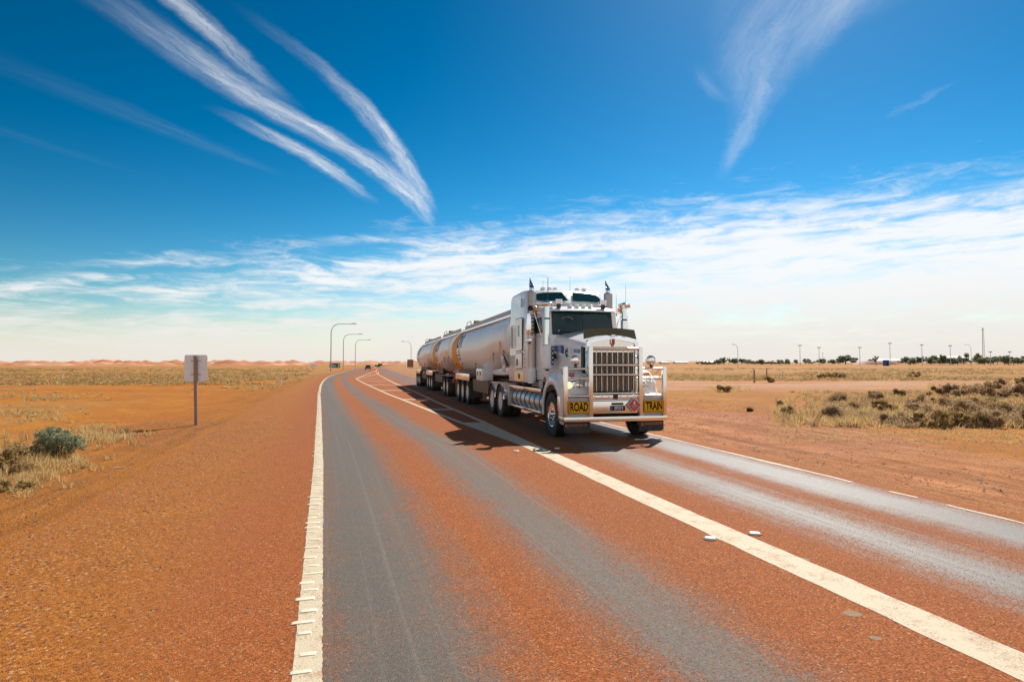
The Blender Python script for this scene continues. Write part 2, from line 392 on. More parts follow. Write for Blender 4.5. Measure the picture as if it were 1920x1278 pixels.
def XB2(y): y = np.asarray(y, float); return np.where(y < 13.2, XC(y), XB(y))
def XS0(y): return XL(y) - np.interp(y, [-6, 30, 90, 200, 800], [3.0, 2.6, 1.6, 1.0, 0.8])      # outer edges of the seal
def XS1(y): return XR(y) + np.interp(y, [-6, 15, 60, 200, 800], [0.45, 0.45, 0.6, 0.8, 0.8])
def rise(x, y):
    """the far plain climbs a little"""
    y = np.asarray(y, float); k = np.clip((y - 300) / 600, 0, 1)
    return np.interp(x, [-260, 80], [3.0, 5.5]) * k * k * (3 - 2 * k)
def fbm(x, y, s, o=4, seed=0.0):
    a = 0; amp = 1.0
    for i in range(o):
        a += amp * mnoise.noise(Vector((x / s + seed, y / s - seed, seed * 1.7))); amp *= 0.5; s *= 0.5
    return a
def ground_z(x, y):
    x0, x1 = float(XS0(y)), float(XS1(y))
    d = max(x0 - x, x - x1)                   # metres outside the seal
    far = math.hypot(x, y)
    z = float(rise(x, y))
    if d < 0: return z - 0.012
    k = min(1.0, d / 1.2)
    amp = 0.05 if far < 70 else 0.12
    h = -0.012 + 0.018 * min(1, d / 0.3)
    h += k * (amp * fbm(x, y, 6.0, 4, 3.1) + 0.02 * fbm(x, y, 0.9, 2, 8.0))
    if x > x1 and far < 90:                    # graded windrow along the right verge
        w = math.exp(-((d - 0.95 - 0.25 * fbm(x, y, 5, 2, 5.0)) / 0.30) ** 2)
        h += w * 0.055 * (0.7 + 0.6 * fbm(x, y, 1.2, 2, 9.0))
        h += 0.03 * math.exp(-((d - 3.0 - 0.4 * fbm(x, y, 7, 2, 6.0)) / 0.5) ** 2)
    return z + h

def steps(lo, hi, fine, near, grow):
    out = [0.0]; s = fine
    while out[-1] < hi:
        out.append(out[-1] + s)
        if out[-1] > near: s *= grow
    neg = [0.0]; s = fine
    while neg[-1] > lo:
        neg.append(neg[-1] - s)
        if neg[-1] < -near: s *= grow
    return sorted(set(neg[1:] + out))
GX = steps(-2600, 2600, 0.42, 26, 1.10); GY = [y - 8 for y in steps(0, 4300, 0.42, 58, 1.085)]
def ground_mesh():
    nx, ny = len(GX), len(GY); V = []; zone = []
    for y in GY:
        for x in GX:
            V.append((x, y, ground_z(x, y)))
    F = [(j * nx + i, j * nx + i + 1, (j + 1) * nx + i + 1, (j + 1) * nx + i) for j in range(ny - 1) for i in range(nx - 1)]
    me = bpy.data.meshes.new('ground'); me.from_pydata(V, [], F)
    for p in me.polygons: p.use_smooth = True
    red = []; straw = []; pink = []; pale = []
    sm = lambda v, a, b: (lambda k: k * k * (3 - 2 * k))(min(1, max(0, (v - a) / (b - a))))
    for x, y, z in V:
        x0, x1 = float(XS0(y)), float(XS1(y)); n = fbm(x, y, 9, 3, 1.3)
        left = x0 - x; right = x - x1
        red.append(sm(left + 1.6 * n, 3.4, -0.6) if left > -3 else (1.0 if left < -0.5 and right < 0 else 0.0))
        verge = 3.6 + 0.06 * y + 1.6 * n
        pink.append(sm(right, verge + 1.3, verge - 1.0) if right > -1 else 0.0)
        g = 0.0; p = 0.0
        if left > 0:
            g = sm(y + 5 * n, 60, 86) * (0.72 + 0.5 * n) + sm(left, 4.5, 8) * 0.45 * sm(fbm(x, y, 16, 3, 4.4), 0.05, 0.5)
        elif right > 0:
            g = sm(right, verge, verge + 3) * (0.30 + 0.3 * n)
            g = max(g, sm(y + 6 * n, 64, 80) * (0.75 + 0.4 * n))
            p = sm(y + 4 * n, 38, 48) * (1 - sm(y + 4 * n, 60, 70)) * sm(right, 8, 14) * 0.9
            p += 0.5 * sm(right, 60, 90) * sm(fbm(x, y, 40, 3, 2.2), 0.2, 0.5)
        straw.append(min(1, max(0, g))); pale.append(min(1, max(0, p)))
    for nm, vals in (('red', red), ('straw', straw), ('pink', pink), ('pale', pale)):
        me.attributes.new(nm, 'FLOAT', 'POINT').data.foreach_set('value', vals)
    return me
def ground_material():
    m, t, b = principled('desert_soil')
    v = t.new('ShaderNodeTexCoord').outputs['Object']
    def attr(n):
        a = t.new('ShaderNodeAttribute'); a.attribute_name = n; return a.outputs['Fac']
    n_big = t.noise(v, 0.16, 6, 0.6); n_mid = t.noise(v, 1.1, 6, 0.65); n_fine = t.noise(v, 48, 5, 0.75)
    c = t.mix(t.rng(n_mid, 0.3, 0.7), (0.39, 0.134, 0.010), (0.55, 0.225, 0.024))
    c = t.mix(t.rng(n_big, 0.40, 0.62, 0, 0.85), c, (0.40, 0.125, 0.016))
    # red brown chips near the seal
    rd = t.mix(n_mid, (0.29, 0.098, 0.014), (0.40, 0.146, 0.021))
    c = t.mix(t.m('MULTIPLY', attr('red'), t.rng(n_fine, 0.25, 0.6, 0.55, 1.0)), c, rd)
    # pinkish graded gravel on the right verge
    pk = t.mix(t.rng(n_mid, 0.3, 0.7), (0.37, 0.135, 0.055), (0.50, 0.225, 0.11))
    c = t.mix(t.m('MULTIPLY', attr('pink'), t.rng(n_big, 0.3, 0.7, 0.7, 1.0)), c, pk)
    # lines left by the grader, running with the road
    sx = t.new('ShaderNodeSeparateXYZ'); t.l.new(v, sx.inputs[0])
    lat = t.m('ADD', t.m('MULTIPLY', sx.outputs[0], 0.972), t.m('MULTIPLY', sx.outputs[1], 0.236))
    lon = t.m('SUBTRACT', t.m('MULTIPLY', sx.outputs[1], 0.972), t.m('MULTIPLY', sx.outputs[0], 0.236))
    lat = t.m('ADD', lat, t.m('MULTIPLY', n_big, 0.9))
    n_gr = t.noise(t.vec(t.m('MULTIPLY', lat, 3.2), t.m('MULTIPLY', lon, 0.10)), 1.0, 6, 0.66)
    gr = t.m('MAXIMUM', attr('pink'), t.m('MULTIPLY', attr('red'), 0.6))
    c = t.mix(gr, c, t.mix(1.0, c, t.mix(t.rng(n_gr, 0.32, 0.68, 0, 1, 'LINEAR'), (0.62, 0.58, 0.55), (1.36, 1.38, 1.42)), 'MULTIPLY'))
    # dry grass litter, streaky
    vs_ = t.new('ShaderNodeVectorMath', operation='MULTIPLY'); t.l.new(v, vs_.inputs[0]); vs_.inputs[1].default_value = (0.05, 0.22, 1)
    n_str = t.noise(vs_.outputs[0], 1.0, 7, 0.62)
    st = t.mix(t.rng(t.noise(v, 0.7, 5, 0.7), 0.3, 0.7), (0.26, 0.15, 0.055), (0.48, 0.32, 0.13))
    c = t.mix(t.m('MULTIPLY', attr('straw'), t.rng(n_str, 0.38, 0.60, 0.05, 1.0)), c, st)
    pl = t.mix(n_mid, (0.52, 0.26, 0.15), (0.64, 0.40, 0.28))
    c = t.mix(t.m('MULTIPLY', attr('pale'), t.rng(n_str, 0.35, 0.6, 0.2, 1.0)), c, pl)
    # single stones and grit
    gc = t.voro(v, 38.0); gs = t.new('ShaderNodeSeparateColor'); t.l.new(gc, gs.inputs[0])
    gd = t.voro(v, 38.0, out='Distance')
    stone = t.m('MULTIPLY', t.rng(gs.outputs[0], 0.50, 0.56), t.rng(gd, 0.28, 0.5, 1.0, 0.0))
    c = t.mix(t.m('MULTIPLY', stone, 0.75), c, t.mix(gs.outputs[1], (0.16, 0.06, 0.025), (0.66, 0.42, 0.24)))
    c = t.mix(1.0, c, t.mix(t.rng(n_fine, 0.25, 0.75, 0, 1, 'LINEAR'), (0.55, 0.52, 0.50), (1.4, 1.4, 1.4)), 'MULTIPLY')
    t.l.new(c, b.inputs['Base Color']); b.inputs['Roughness'].default_value = 0.92; b.inputs['Specular IOR Level'].default_value = 0.12
    h = t.m('ADD', t.m('MULTIPLY', n_fine, 0.45), t.m('MULTIPLY', stone, 0.6)); h = t.m('ADD', h, t.m('MULTIPLY', t.noise(v, 3.5, 5, 0.7), 1.2)); h = t.m('ADD', h, t.m('MULTIPLY', n_gr, 1.4))
    bump(t, b, h, 0.85, 0.04)
ground_material()
g_me = ground_mesh(); g_me.materials.append(MATS['desert_soil'])
tag(link(bpy.data.objects.new('ground', g_me)), kind='structure')

# ------------------------------------------------------------------ road
def road_material():
    m, t, b = principled('chip_seal')
    uv = t.new('ShaderNodeUVMap'); uv.uv_map = 'lane'
    s = t.new('ShaderNodeSeparateXYZ'); t.l.new(uv.outputs[0], s.inputs[0]); T, S = s.outputs[0], s.outputs[1]
    v = t.new('ShaderNodeTexCoord').outputs['Object']
    vs_ = t.vec(t.m('MULTIPLY', T, 6.0), t.m('MULTIPLY', S, 0.10))
    streaky = t.noise(vs_, 1.0, 5, 0.6); blotch = t.noise(v, 0.55, 6, 0.65); fine = t.noise(v, 60.0, 3, 0.7)
    j = t.m('ADD', t.m('MULTIPLY', t.m('SUBTRACT', streaky, 0.5), 0.16), t.m('MULTIPLY', t.m('SUBTRACT', blotch, 0.5), 0.10))
    j = t.m('ADD', j, t.m('MULTIPLY', t.m('SUBTRACT', fine, 0.5), 0.10))
    j = t.m('ADD', j, t.m('MULTIPLY', t.m('SUBTRACT', t.noise(v, 2.6, 5, 0.7), 0.5), 0.11))
    thin = t.noise(t.vec(t.m('MULTIPLY', T, 55.0), t.m('MULTIPLY', S, 0.035)), 1.0, 4, 0.6)
    def track(c, w):
        d = t.m('ABSOLUTE', t.m('ADD', t.m('SUBTRACT', T, c), j))
        return t.rng(d, w * 0.15, w * 1.5, 1, 0, 'LINEAR')
    tl = t.m('MAXIMUM', track(0.13, 0.175), t.m('MULTIPLY', track(0.575, 0.15), 0.76))
    tr = t.m('MAXIMUM', t.m('MULTIPLY', track(2.84, 0.20), 0.92), t.m('MULTIPLY', track(2.39, 0.19), 0.76))
    both = t.m('MAXIMUM', tl, tr)
    chips = t.voro(v, 95.0); cs = t.new('ShaderNodeSeparateColor'); t.l.new(chips, cs.inputs[0])
    cd = t.voro(v, 95.0, out='Distance')
    # chip by chip: worn to bitumen inside the wheel paths, red stone outside
    rub = t.m('ADD', both, t.m('MULTIPLY', t.m('SUBTRACT', cs.outputs[2], 0.5), 0.40))
    rub = t.m('ADD', rub, t.m('MULTIPLY', t.m('SUBTRACT', thin, 0.5), 0.5))
    rub = t.m('MULTIPLY', t.rng(rub, 0.22, 0.80), t.rng(both, 0.03, 0.25))
    rub = t.m('MULTIPLY', rub, t.rng(blotch, 0.25, 0.5, 0.82, 1.0))
    base = t.mix(blotch, (0.275, 0.078, 0.019), (0.355, 0.108, 0.028))
    base = t.mix(1.0, base, t.mix(cs.outputs[0], (0.58, 0.56, 0.55), (1.42, 1.40, 1.36)), 'MULTIPLY')
    base = t.mix(t.rng(cs.outputs[1], 0.93, 0.97, 0, 0.6), base, (0.56, 0.33, 0.18))
    bit = t.mix(streaky, (0.072, 0.060, 0.047), (0.128, 0.106, 0.083))
    bit = t.mix(t.rng(thin, 0.52, 0.70, 0, 0.45), bit, (0.180, 0.150, 0.122))
    bit = t.mix(1.0, bit, t.mix(cs.outputs[0], (0.72, 0.72, 0.72), (1.28, 1.26, 1.25)), 'MULTIPLY')
    bit = t.mix(t.rng(cs.outputs[1], 0.93, 0.96, 0, 0.5), bit, (0.36, 0.13, 0.05))
    c = t.mix(rub, base, bit)
    # the loose outer shoulder is dusted over, the seal edge cannot be told from the dirt
    te = t.m('ADD', T, t.m('MULTIPLY', t.m('SUBTRACT', blotch, 0.5), 2.6))
    dust = t.m('MAXIMUM', t.rng(te, -0.2, -1.7), t.rng(T, 3.05, 3.35))
    grit = t.voro(v, 52.0); gq = t.new('ShaderNodeSeparateColor'); t.l.new(grit, gq.inputs[0])
    dcol = t.mix(t.noise(v, 1.1, 6, 0.65), (0.29, 0.098, 0.014), (0.40, 0.146, 0.021))
    dcol = t.mix(1.0, dcol, t.mix(gq.outputs[0], (0.62, 0.58, 0.55), (1.38, 1.38, 1.36)), 'MULTIPLY')
    dcol = t.mix(1.0, dcol, t.mix(t.rng(t.noise(v, 130.0, 3, 0.7), 0.3, 0.7, 0, 1, 'LINEAR'), (0.62, 0.60, 0.58), (1.38, 1.4, 1.4)), 'MULTIPLY')
    dcol = t.mix(t.rng(gq.outputs[1], 0.92, 0.96, 0, 0.7), dcol, (0.58, 0.34, 0.17)); dcol = t.mix(t.rng(gq.outputs[2], 0.93, 0.97, 0, 0.75), dcol, (0.11, 0.04, 0.02))
    c = t.mix(t.m('MULTIPLY', dust, t.rng(cs.outputs[2], 0.1, 0.6, 0.6, 1.0)), c, dcol)
    t.l.new(c, b.inputs['Base Color'])
    right = t.rng(T, 1.2, 1.9)
    t.put(b.inputs['Roughness'], t.m('SUBTRACT', 0.86, t.m('MULTIPLY', rub, t.m('ADD', 0.12, t.m('MULTIPLY', right, 0.22)))))
    t.put(b.inputs['Specular IOR Level'], t.rng(rub, 0, 1, 0.15, 0.36, 'LINEAR'))
    h = t.m('MULTIPLY', t.rng(cd, 0.0, 0.6, 1.0, 0.0), t.rng(rub, 0, 1, 1.0, 0.45))
    bump(t, b, h, 0.65, 0.008)
road_material()
def stations():
    y = -6.0; out = []
    while y < 790: out.append(y); y += max(0.5, 0.035 * abs(y))
    return out + [800.0]
ST = stations()
def strip(name, fa, fb, y0, y1, z, material, parent, n=1, extra=()):
    ys = sorted(set([y for y in ST if y0 < y < y1] + [y0, y1] + list(extra)))
    V = []; F = []
    for y in ys:
        a, b_ = float(fa(y)), float(fb(y))
        for i in range(n + 1): V.append((a + (b_ - a) * i / n, y, float(rise(a + (b_ - a) * i / n, y)) + z))
    k = n + 1
    for j in range(len(ys) - 1):
        for i in range(n): F.append((j * k + i, j * k + i + 1, (j + 1) * k + i + 1, (j + 1) * k + i))
    me = bpy.data.meshes.new(name); me.from_pydata(V, [], F); me.materials.append(MATS[material])
    return link(bpy.data.objects.new(name, me), parent)
def make_road():
    V = []; F = []; UV = []
    cols = None
    for y in ST:
        row = []
        l, a, b_, r, s0, s1 = (float(f(y)) for f in (XL, XA2, XB2, XR, XS0, XS1))
        for i in range(4): x = s0 + (l - s0) * i / 4; row.append((x, -(l - x)))
        for i in range(6): row.append((l + (a - l) * i / 6, i / 6))
        for i in range(3): row.append((a + (b_ - a) * i / 3, 1 + i / 3))
        for i in range(6): row.append((b_ + (r - b_) * i / 6, 2 + i / 6))
        row.append((r, 3.0)); row.append((s1, 3 + s1 - r))
        for x, t in row: V.append((x, y, float(rise(x, y)))); UV.append((t, y * 1.03))
        k = len(row)
    for j in range(len(ST) - 1):
        for i in range(k - 1): F.append((j * k + i, j * k + i + 1, (j + 1) * k + i + 1, (j + 1) * k + i))
    me = bpy.data.meshes.new('road'); me.from_pydata(V, [], F)
    u = me.uv_layers.new(name='lane')
    for lp in me.loops: u.data[lp.index].uv = UV[lp.vertex_index]
    me.materials.append(MATS['chip_seal'])
    return tag(link(bpy.data.objects.new('road', me)), kind='structure')
road = make_road()
def paint_material():
    m, t, b = principled('road_paint')
    v = t.new('ShaderNodeTexCoord').outputs['Object']
    n = t.noise(v, 5.0, 6, 0.7); f = t.noise(v, 70.0, 4, 0.7)
    c = t.mix(n, (0.54, 0.44, 0.29), (0.69, 0.60, 0.44))
    c = t.mix(t.rng(t.m('ADD', t.m('MULTIPLY', n, 0.55), t.m('MULTIPLY', f, 0.45)), 0.47, 0.64, 0, 0.85), c, (0.40, 0.22, 0.11))
    cs = t.voro(v, 95.0, out='Distance'); cc = t.new('ShaderNodeSeparateColor'); t.l.new(t.voro(v, 95.0), cc.inputs[0])
    c = t.mix(t.m('MULTIPLY', t.rng(t.m('ADD', cc.outputs[0], t.m('MULTIPLY', n, 0.55)), 1.20, 1.27), 0.6), c, (0.26, 0.11, 0.045))
    t.l.new(c, b.inputs['Base Color']); b.inputs['Roughness'].default_value = 0.7; b.inputs['Specular IOR Level'].default_value = 0.25
    bump(t, b, t.m('ADD', cs, f), 0.4, 0.006)
paint_material()
mat('rib_paint', (0.76, 0.67, 0.50), 0.55, var=0.1, vscale=20, bmp=0.2)
ZP = 0.0025
def off(f, d): return lambda y: f(y) + d
def jag(f, d, amp, s, seed): return lambda y: float(f(y)) + d + amp * fbm(y, seed, s, 3, seed)
edge_line = strip('edge_line', jag(XL, -0.083, 0.005, 0.08, 1.0), jag(XL, 0.083, 0.008, 0.05, 2.0), -5.5, 760, ZP, 'road_paint', road,
                  extra=[i * 0.02 for i in range(60, 520)])
tag(edge_line, 'cream left edge line with raised ribs')
rb = MB(); rb.prism([(-0.085, 0), (0.085, 0), (0.08, 0.004), (0.065, 0.007), (-0.065, 0.007), (-0.08, 0.004)], 'y', -0.026, 0.026)
rib_me = rb.mesh('rib', bev=0.004, seg=1); rib_me.materials.append(MATS['rib_paint'])
y = 2.2; k = 0
while y < 44 and k < 290:
    o = bpy.data.objects.new('rib', rib_me); link(o, edge_line)
    o.location = (float(XL(y)) - 0.018 + random.uniform(-0.03, 0.025), y, ZP - 0.001)
    o.rotation_euler = (0, 0, R(16) + random.uniform(-0.06, 0.06)); o.scale = (random.uniform(0.45, 1.0), random.uniform(0.6, 1.1), random.uniform(0.5, 1.0))
    y += 0.215 * random.uniform(0.65, 1.4) * (1.9 if random.random() < 0.08 else 1); k += 1
strip('centre_line', jag(XC, -0.18, 0.012, 0.4, 3.0), jag(XC, 0.18, 0.012, 0.4, 4.0), -5.5, 13.2, ZP, 'road_paint', road, extra=[i * 0.1 for i in range(15, 132)])
strip('painted_nose', lambda y: float(XA(y)) - 0.18 + 0.10 * (y - 13.2) / 5, lambda y: float(XB(y)) + 0.18 - 0.10 * (y - 13.2) / 5, 13.2, 18.25, ZP, 'road_paint', road)
strip('island_line', off(XA, -0.085), off(XA, 0.085), 18.25, 176, ZP, 'road_paint', road)
strip('island_line', off(XB, -0.085), off(XB, 0.085), 18.25, 176, ZP, 'road_paint', road)
strip('centre_line', off(XB, -0.1), off(XB, 0.1), 181, 760, ZP, 'road_paint', road)
strip('edge_line', jag(XR, -0.036, 0.03, 0.7, 5.0), jag(XR, 0.036, 0.03, 0.7, 6.0), 9.1, 760, ZP, 'road_paint', road, extra=[9 + i * 0.15 for i in range(90)])
strip('edge_line', jag(XR, -0.03, 0.03, 0.5, 7.0), jag(XR, 0.02, 0.03, 0.5, 8.0), 7.95, 8.35, ZP, 'road_paint', road, extra=[7.95 + i * 0.05 for i in range(8)])
strip('edge_line', jag(XR, -0.03, 0.03, 0.6, 9.0), jag(XR, 0.025, 0.03, 0.6, 10.0), -5.5, 7.55, ZP, 'road_paint', road, extra=[i * 0.15 for i in range(0, 50)])
for yb, hw in ((23.6, .30), (30.4, .30), (41.2, .32), (53.1, .34), (64, .36), (76, .38), (91, .40), (106, .42), (122, .45), (140, .5)):
    a0, a1, b0, b1 = float(XA(yb - hw)), float(XA(yb + hw)), float(XB(yb - hw)), float(XB(yb + hw))
    me = bpy.data.meshes.new('island_bar')
    me.from_pydata([(a0 + .07, yb - hw, ZP), (b0 - .07, yb - hw, ZP), (b1 - .07, yb + hw, ZP), (a1 + .07, yb + hw, ZP)], [], [(0, 1, 2, 3)])
    me.materials.append(MATS['road_paint']); link(bpy.data.objects.new('island_bar', me), road)
# faint turn-lane guide line beside the island tip
strip('guide_line', lambda y: float(XA(76.4)) - 0.15 - 0.12 * (y - 76.4) - .08 - 0.0008 * (y - 76.4) ** 2, lambda y: float(XA(76.4)) - 0.15 - 0.12 * (y - 76.4) + .08 - 0.0008 * (y - 76.4) ** 2, 77, 150, ZP, 'road_paint', road)
# side road far right of the bend
def side_road():
    V = [(x, y, float(rise(x, y)) + .12) for x, y in ((-62, 345), (-45, 343), (60, 332), (60, 322), (-42, 331), (-56, 326))]
    me = bpy.data.meshes.new('side_road'); me.from_pydata(V, [], [tuple(range(6))]); me.materials.append(MATS['stone_pale'])
    return tag(link(bpy.data.objects.new('side_road', me)), kind='structure')
side_road()
# reflective pavement markers and the scars of lost ones
def marker(px, py):
    p = ground_at(px, py); e = empty('pavement_marker', (p.x, p.y, 0.004), R(-15))
    b = MB(); b.lathe([(0.068, 0), (0.066, 0.003), (0.0, 0.0035)], (0, 0, 0), (0, 0, 1), 20); b.build('base_pad', 'patch_grey', e)
    b = MB(); b.loft([[Vector((sx * w, sy * d, h)) for sx, sy in ((-1, -1), (1, -1), (1, 1), (-1, 1))] for w, d, h in ((0.05, 0.05, 0.002), (0.048, 0.038, 0.014), (0.040, 0.022, 0.019))])
    b.build('body', 'signal_white', e, bev=0.004)
    b = MB(); b.box((0, -0.043, 0.009), (0.07, 0.004, 0.010), (R(-42), 0, 0)); b.build('reflector', 'white_lens', e)
    return e
tag(marker(1327, 1006), 'white raised pavement marker just left of the broad centre line', 'road marker', 'raised markers by the centre line')
tag(marker(1410, 997), 'white raised pavement marker just right of the broad centre line', 'road marker', 'raised markers by the centre line')
tag(marker(968, 845), 'white raised pavement marker near the truck, left of the painted nose', 'road marker', 'raised markers by the centre line')
tag(marker(1044, 840), 'white raised pavement marker at the edge of the truck shadow', 'road marker', 'raised markers by the centre line')
for px, py, r in ((1466, 1058, .055), (1588, 1142, .05), (1500, 1043, .04), (1630, 1186, .03)):
    p = ground_at(px, py); b = MB(); n = 14
    ring = [Vector((p.x + r * (1 + .2 * random.random()) * math.cos(6.283 * i / n) * 1.1, p.y + r * (1 + .2 * random.random()) * math.sin(6.283 * i / n), 0.0014)) for i in range(n)]
    b.add(ring, [tuple(range(n))]); b.build('glue_scar', 'patch_grey', road)
# ------------------------------------------------------------------ the road train: prime mover
# local frame of every unit: x to the right of the picture, y backwards along the train, z up; origin under the steer axle
PSI = math.atan(277 / FPX)
TR_O = Vector((2.107, 15.09, 0))
def train_point(y): return TR_O + Vector((-math.sin(PSI) * y, math.cos(PSI) * y, 0))

# --- wheels, shared by all units
def tyre_mesh(w=0.29, R0=0.525, rim=0.29):
    b = MB(); h = w / 2; n = 40
    prof = [(rim, -h * .80), (rim + .03, -h * .95), (R0 - .10, -h * 1.0), (R0 - .035, -h * .96), (R0 - .008, -h * .86), (R0, -h * .72),
            (R0, -h * .40), (R0 - .014, -h * .38), (R0 - .014, -h * .30), (R0, -h * .28), (R0, -h * .04), (R0 - .014, -h * .02), (R0 - .014, h * .06), (R0, h * .08),
            (R0, h * .32), (R0 - .014, h * .34), (R0 - .014, h * .42), (R0, h * .44), (R0, h * .72), (R0 - .008, h * .86), (R0 - .035, h * .96), (R0 - .10, h), (rim + .03, h * .95), (rim, h * .80)]
    rings = [b.ring((x, 0, 0), (1, 0, 0), r, n) for r, x in prof]
    b.loft(rings, caps=False)
    for k in range(n * 2):                       # shoulder lugs
        a = math.pi * k / n
        for sx in (-1, 1):
            c = Vector((sx * h * .84, math.cos(a) * (R0 - .002), math.sin(a) * (R0 - .002)))
            b.box(c, (.05, .022, .012), (a - math.pi / 2, 0, 0))
    me = b.mesh('tyre', smooth=40, recalc=True); me.materials.append(MATS['rubber']); return me
def rim_disc(front):
    """alloy wheel seen from x-; front: convex hub, rear: deep dish"""
    b = MB(); n = 30
    if front: prof = [(.292, -.12), (.30, -.135), (.285, -.13), (.262, -.05), (.255, -.03), (.20, -.045), (.165, -.075), (.15, -.085), (0.0, -.085)]
    else: prof = [(.292, -.12), (.30, -.135), (.285, -.13), (.262, -.03), (.25, .045), (.19, .06), (.16, .055), (.10, .05), (0.0, .05)]
    b.lathe(prof, (0, 0, 0), (1, 0, 0), n)
    me = b.mesh('wheel', smooth=50); me.materials.append(MATS['chrome'] if front else MATS['brushed_alloy']); return me
def rim_hub(front):
    b = MB(); x = -.085 if front else .05
    b.lathe([(.088, x + .01), (.085, x - .05), (.07, x - .085 if front else x - .12), (.0, x - .095 if front else x - .13)], (0, 0, 0), (1, 0, 0), 18)
    for k in range(10):
        a = 2 * math.pi * (k + .5) / 10; rr = .135
        b.cyl((x + .01, math.cos(a) * rr, math.sin(a) * rr), (x - .055, math.cos(a) * rr, math.sin(a) * rr), .016, .012, n=8)
    me = b.mesh('hub'); me.materials.append(MATS['chrome'] if front else MATS['brushed_alloy']); return me
TYRE = tyre_mesh(); DISC = {f: rim_disc(f) for f in (0, 1)}; HOLES = {}
for f_ in (0, 1):
    b_ = MB(); b_.cyl((-.004, 0, 0), (.02, 0, 0), .026, n=10); HOLES[f_] = b_.mesh('hand_hole'); HOLES[f_].materials.append(MATS['black_plastic'])
HUBS = {f: rim_hub(f) for f in (0, 1)}
def wheel(parent, x, y, front, steer=0.0, z=0.525, dish_in=False):
    o = bpy.data.objects.new('wheel', DISC[front]); link(o, parent); o.location = (x, y, z)
    flip = (x > 0) != dish_in
    o.rotation_euler = (random.uniform(0, 6.28), 0, (math.pi if flip else 0) + steer)
    o.rotation_mode = 'XYZ'
    for nm, me in (('tyre', TYRE), ('hub', HUBS[front])):
        if dish_in and nm != 'tyre': continue
        link(bpy.data.objects.new(nm, me), o)
    if not dish_in and (front or y < 8):
        for k in range(10):
            a = 2 * math.pi * k / 10; h = link(bpy.data.objects.new('hand_hole', HOLES[front]), o)
            h.location = (-.047 if front else .054, math.cos(a) * .226, math.sin(a) * .226)
    return o
def duals(parent, y, half=1.055):
    for s in (-1, 1):
        wheel(parent, s * half, y, 0); wheel(parent, s * (half - .33), y, 0, dish_in=True)
    b = MB(); b.cyl((-half + .1, y, .525), (half - .1, y, .525), .065, n=10); b.build('axle', 'dark_steel', parent)

def rrect(w, h, r, n=5):
    """rounded rectangle outline, centred"""
    P = []
    for cx, cy, a0 in ((w / 2 - r, h / 2 - r, 0), (-w / 2 + r, h / 2 - r, 90), (-w / 2 + r, -h / 2 + r, 180), (w / 2 - r, -h / 2 + r, 270)):
        for i in range(n + 1):
            a = R(a0 + 90 * i / n); P.append((cx + r * math.cos(a), cy + r * math.sin(a)))
    return P
def plate(b, outline, fn, t=0.01):
    """a thin slab: outline (u, v) -> fn(u, v, d) with d = 0 at the back and t at the front"""
    n = len(outline)
    b.add([fn(u, v, 0) for u, v in outline] + [fn(u, v, t) for u, v in outline],
          [tuple(range(n))[::-1], tuple(range(n, 2 * n))] + [(i, (i + 1) % n, n + (i + 1) % n, n + i) for i in range(n)])
    return b

PM = tag(empty('prime_mover', TR_O, PSI), 'white bonneted prime mover with sleeper cab and tall silver bullbar', 'truck')
P = PM
# chassis
b = MB()
for s in (-1, 1): b.span(s * .40, s * .48, -.7, 8.0, .72, 1.0)
for y in (-.5, .5, 1.6, 2.8, 4.0, 5.2, 6.4, 7.7): b.span(-.4, .4, y - .05, y + .05, .76, .96)
b.span(-.55, .55, -.65, 1.1, .55, .95)                       # engine sump mass
b.build('chassis', 'dark_steel', P, bev=.008, seg=1)
b = MB(); b.prism([(-.45, 5.75), (.45, 5.75), (.5, 6.2), (.42, 6.9), (.12, 7.1), (.06, 6.6), (-.06, 6.6), (-.12, 7.1), (-.42, 6.9), (-.5, 6.2)], 'z', 1.16, 1.22)
b.span(-.4, .4, 6.1, 6.6, 1.0, 1.16); b.build('fifth_wheel', 'dark_steel', P, bev=.01, seg=1)
# wheels
for s in (-1, 1): wheel(P, s * 1.055, 0, 1)
b = MB(); b.cyl((-1, 0, .50), (1, 0, .50), .06, n=10); b.build('axle', 'dark_steel', P)
duals(P, 5.72); duals(P, 7.07)
# drive mudguards: polished half rounds
for s in (-1, 1):
    for y in (5.72, 7.07):
        b = MB(); rings = []
        for k in range(17):
            a = R(8 + 164 * k / 16) if y > 6 else R(8 + 164 * k / 16)
            c, si = math.cos(a), math.sin(a)
            rings.append([Vector((s * xx, y + rr * c, .525 + rr * si)) for xx, rr in ((.58, .60), (1.19, .60), (1.225, .59), (1.225, .575), (1.19, .585), (.58, .585))])
        b.loft(rings); b.build('mudguard', 'chrome', P)
# front fenders
def fender(s):
    b = MB(); rings = []; N = 26
    for k in range(N + 1):
        t = k / N; a = R(196 - 208 * t)                     # from the front low round to the back low
        c, si = math.cos(a), math.sin(a)
        front = max(0.0, c)                                  # c>0 is backwards; c<0 forwards
        fw = max(0.0, -c)
        r0 = 0.63 + .05 * fw
        skirt = .10 + .12 * max(0, si) ** 2 * (1 - .2 * front) + .16 * fw ** 1.5
        top = r0 + skirt
        yy = lambda r: c * r
        zz = lambda r: .60 + si * r
        xo = 1.225
        inner = .50 if si > .15 else .62
        pts = [(xo - .02, r0 - .004), (xo, r0 + .02), (xo + .004, r0 + skirt * .6), (xo - .03, top - .01), (xo - .10, top + .045), (xo - .26, top + .075), (inner, top + .07), (inner, top + .05), (xo - .26, top + .05), (xo - .10, top + .015), (xo - .05, r0 + skirt * .5), (xo - .05, r0 + .01)]
        rings.append([Vector((s * x, yy(r), zz(r))) for x, r in pts])
    b.loft(rings); return b.build('fender', 'white_paint', P, smooth=55)
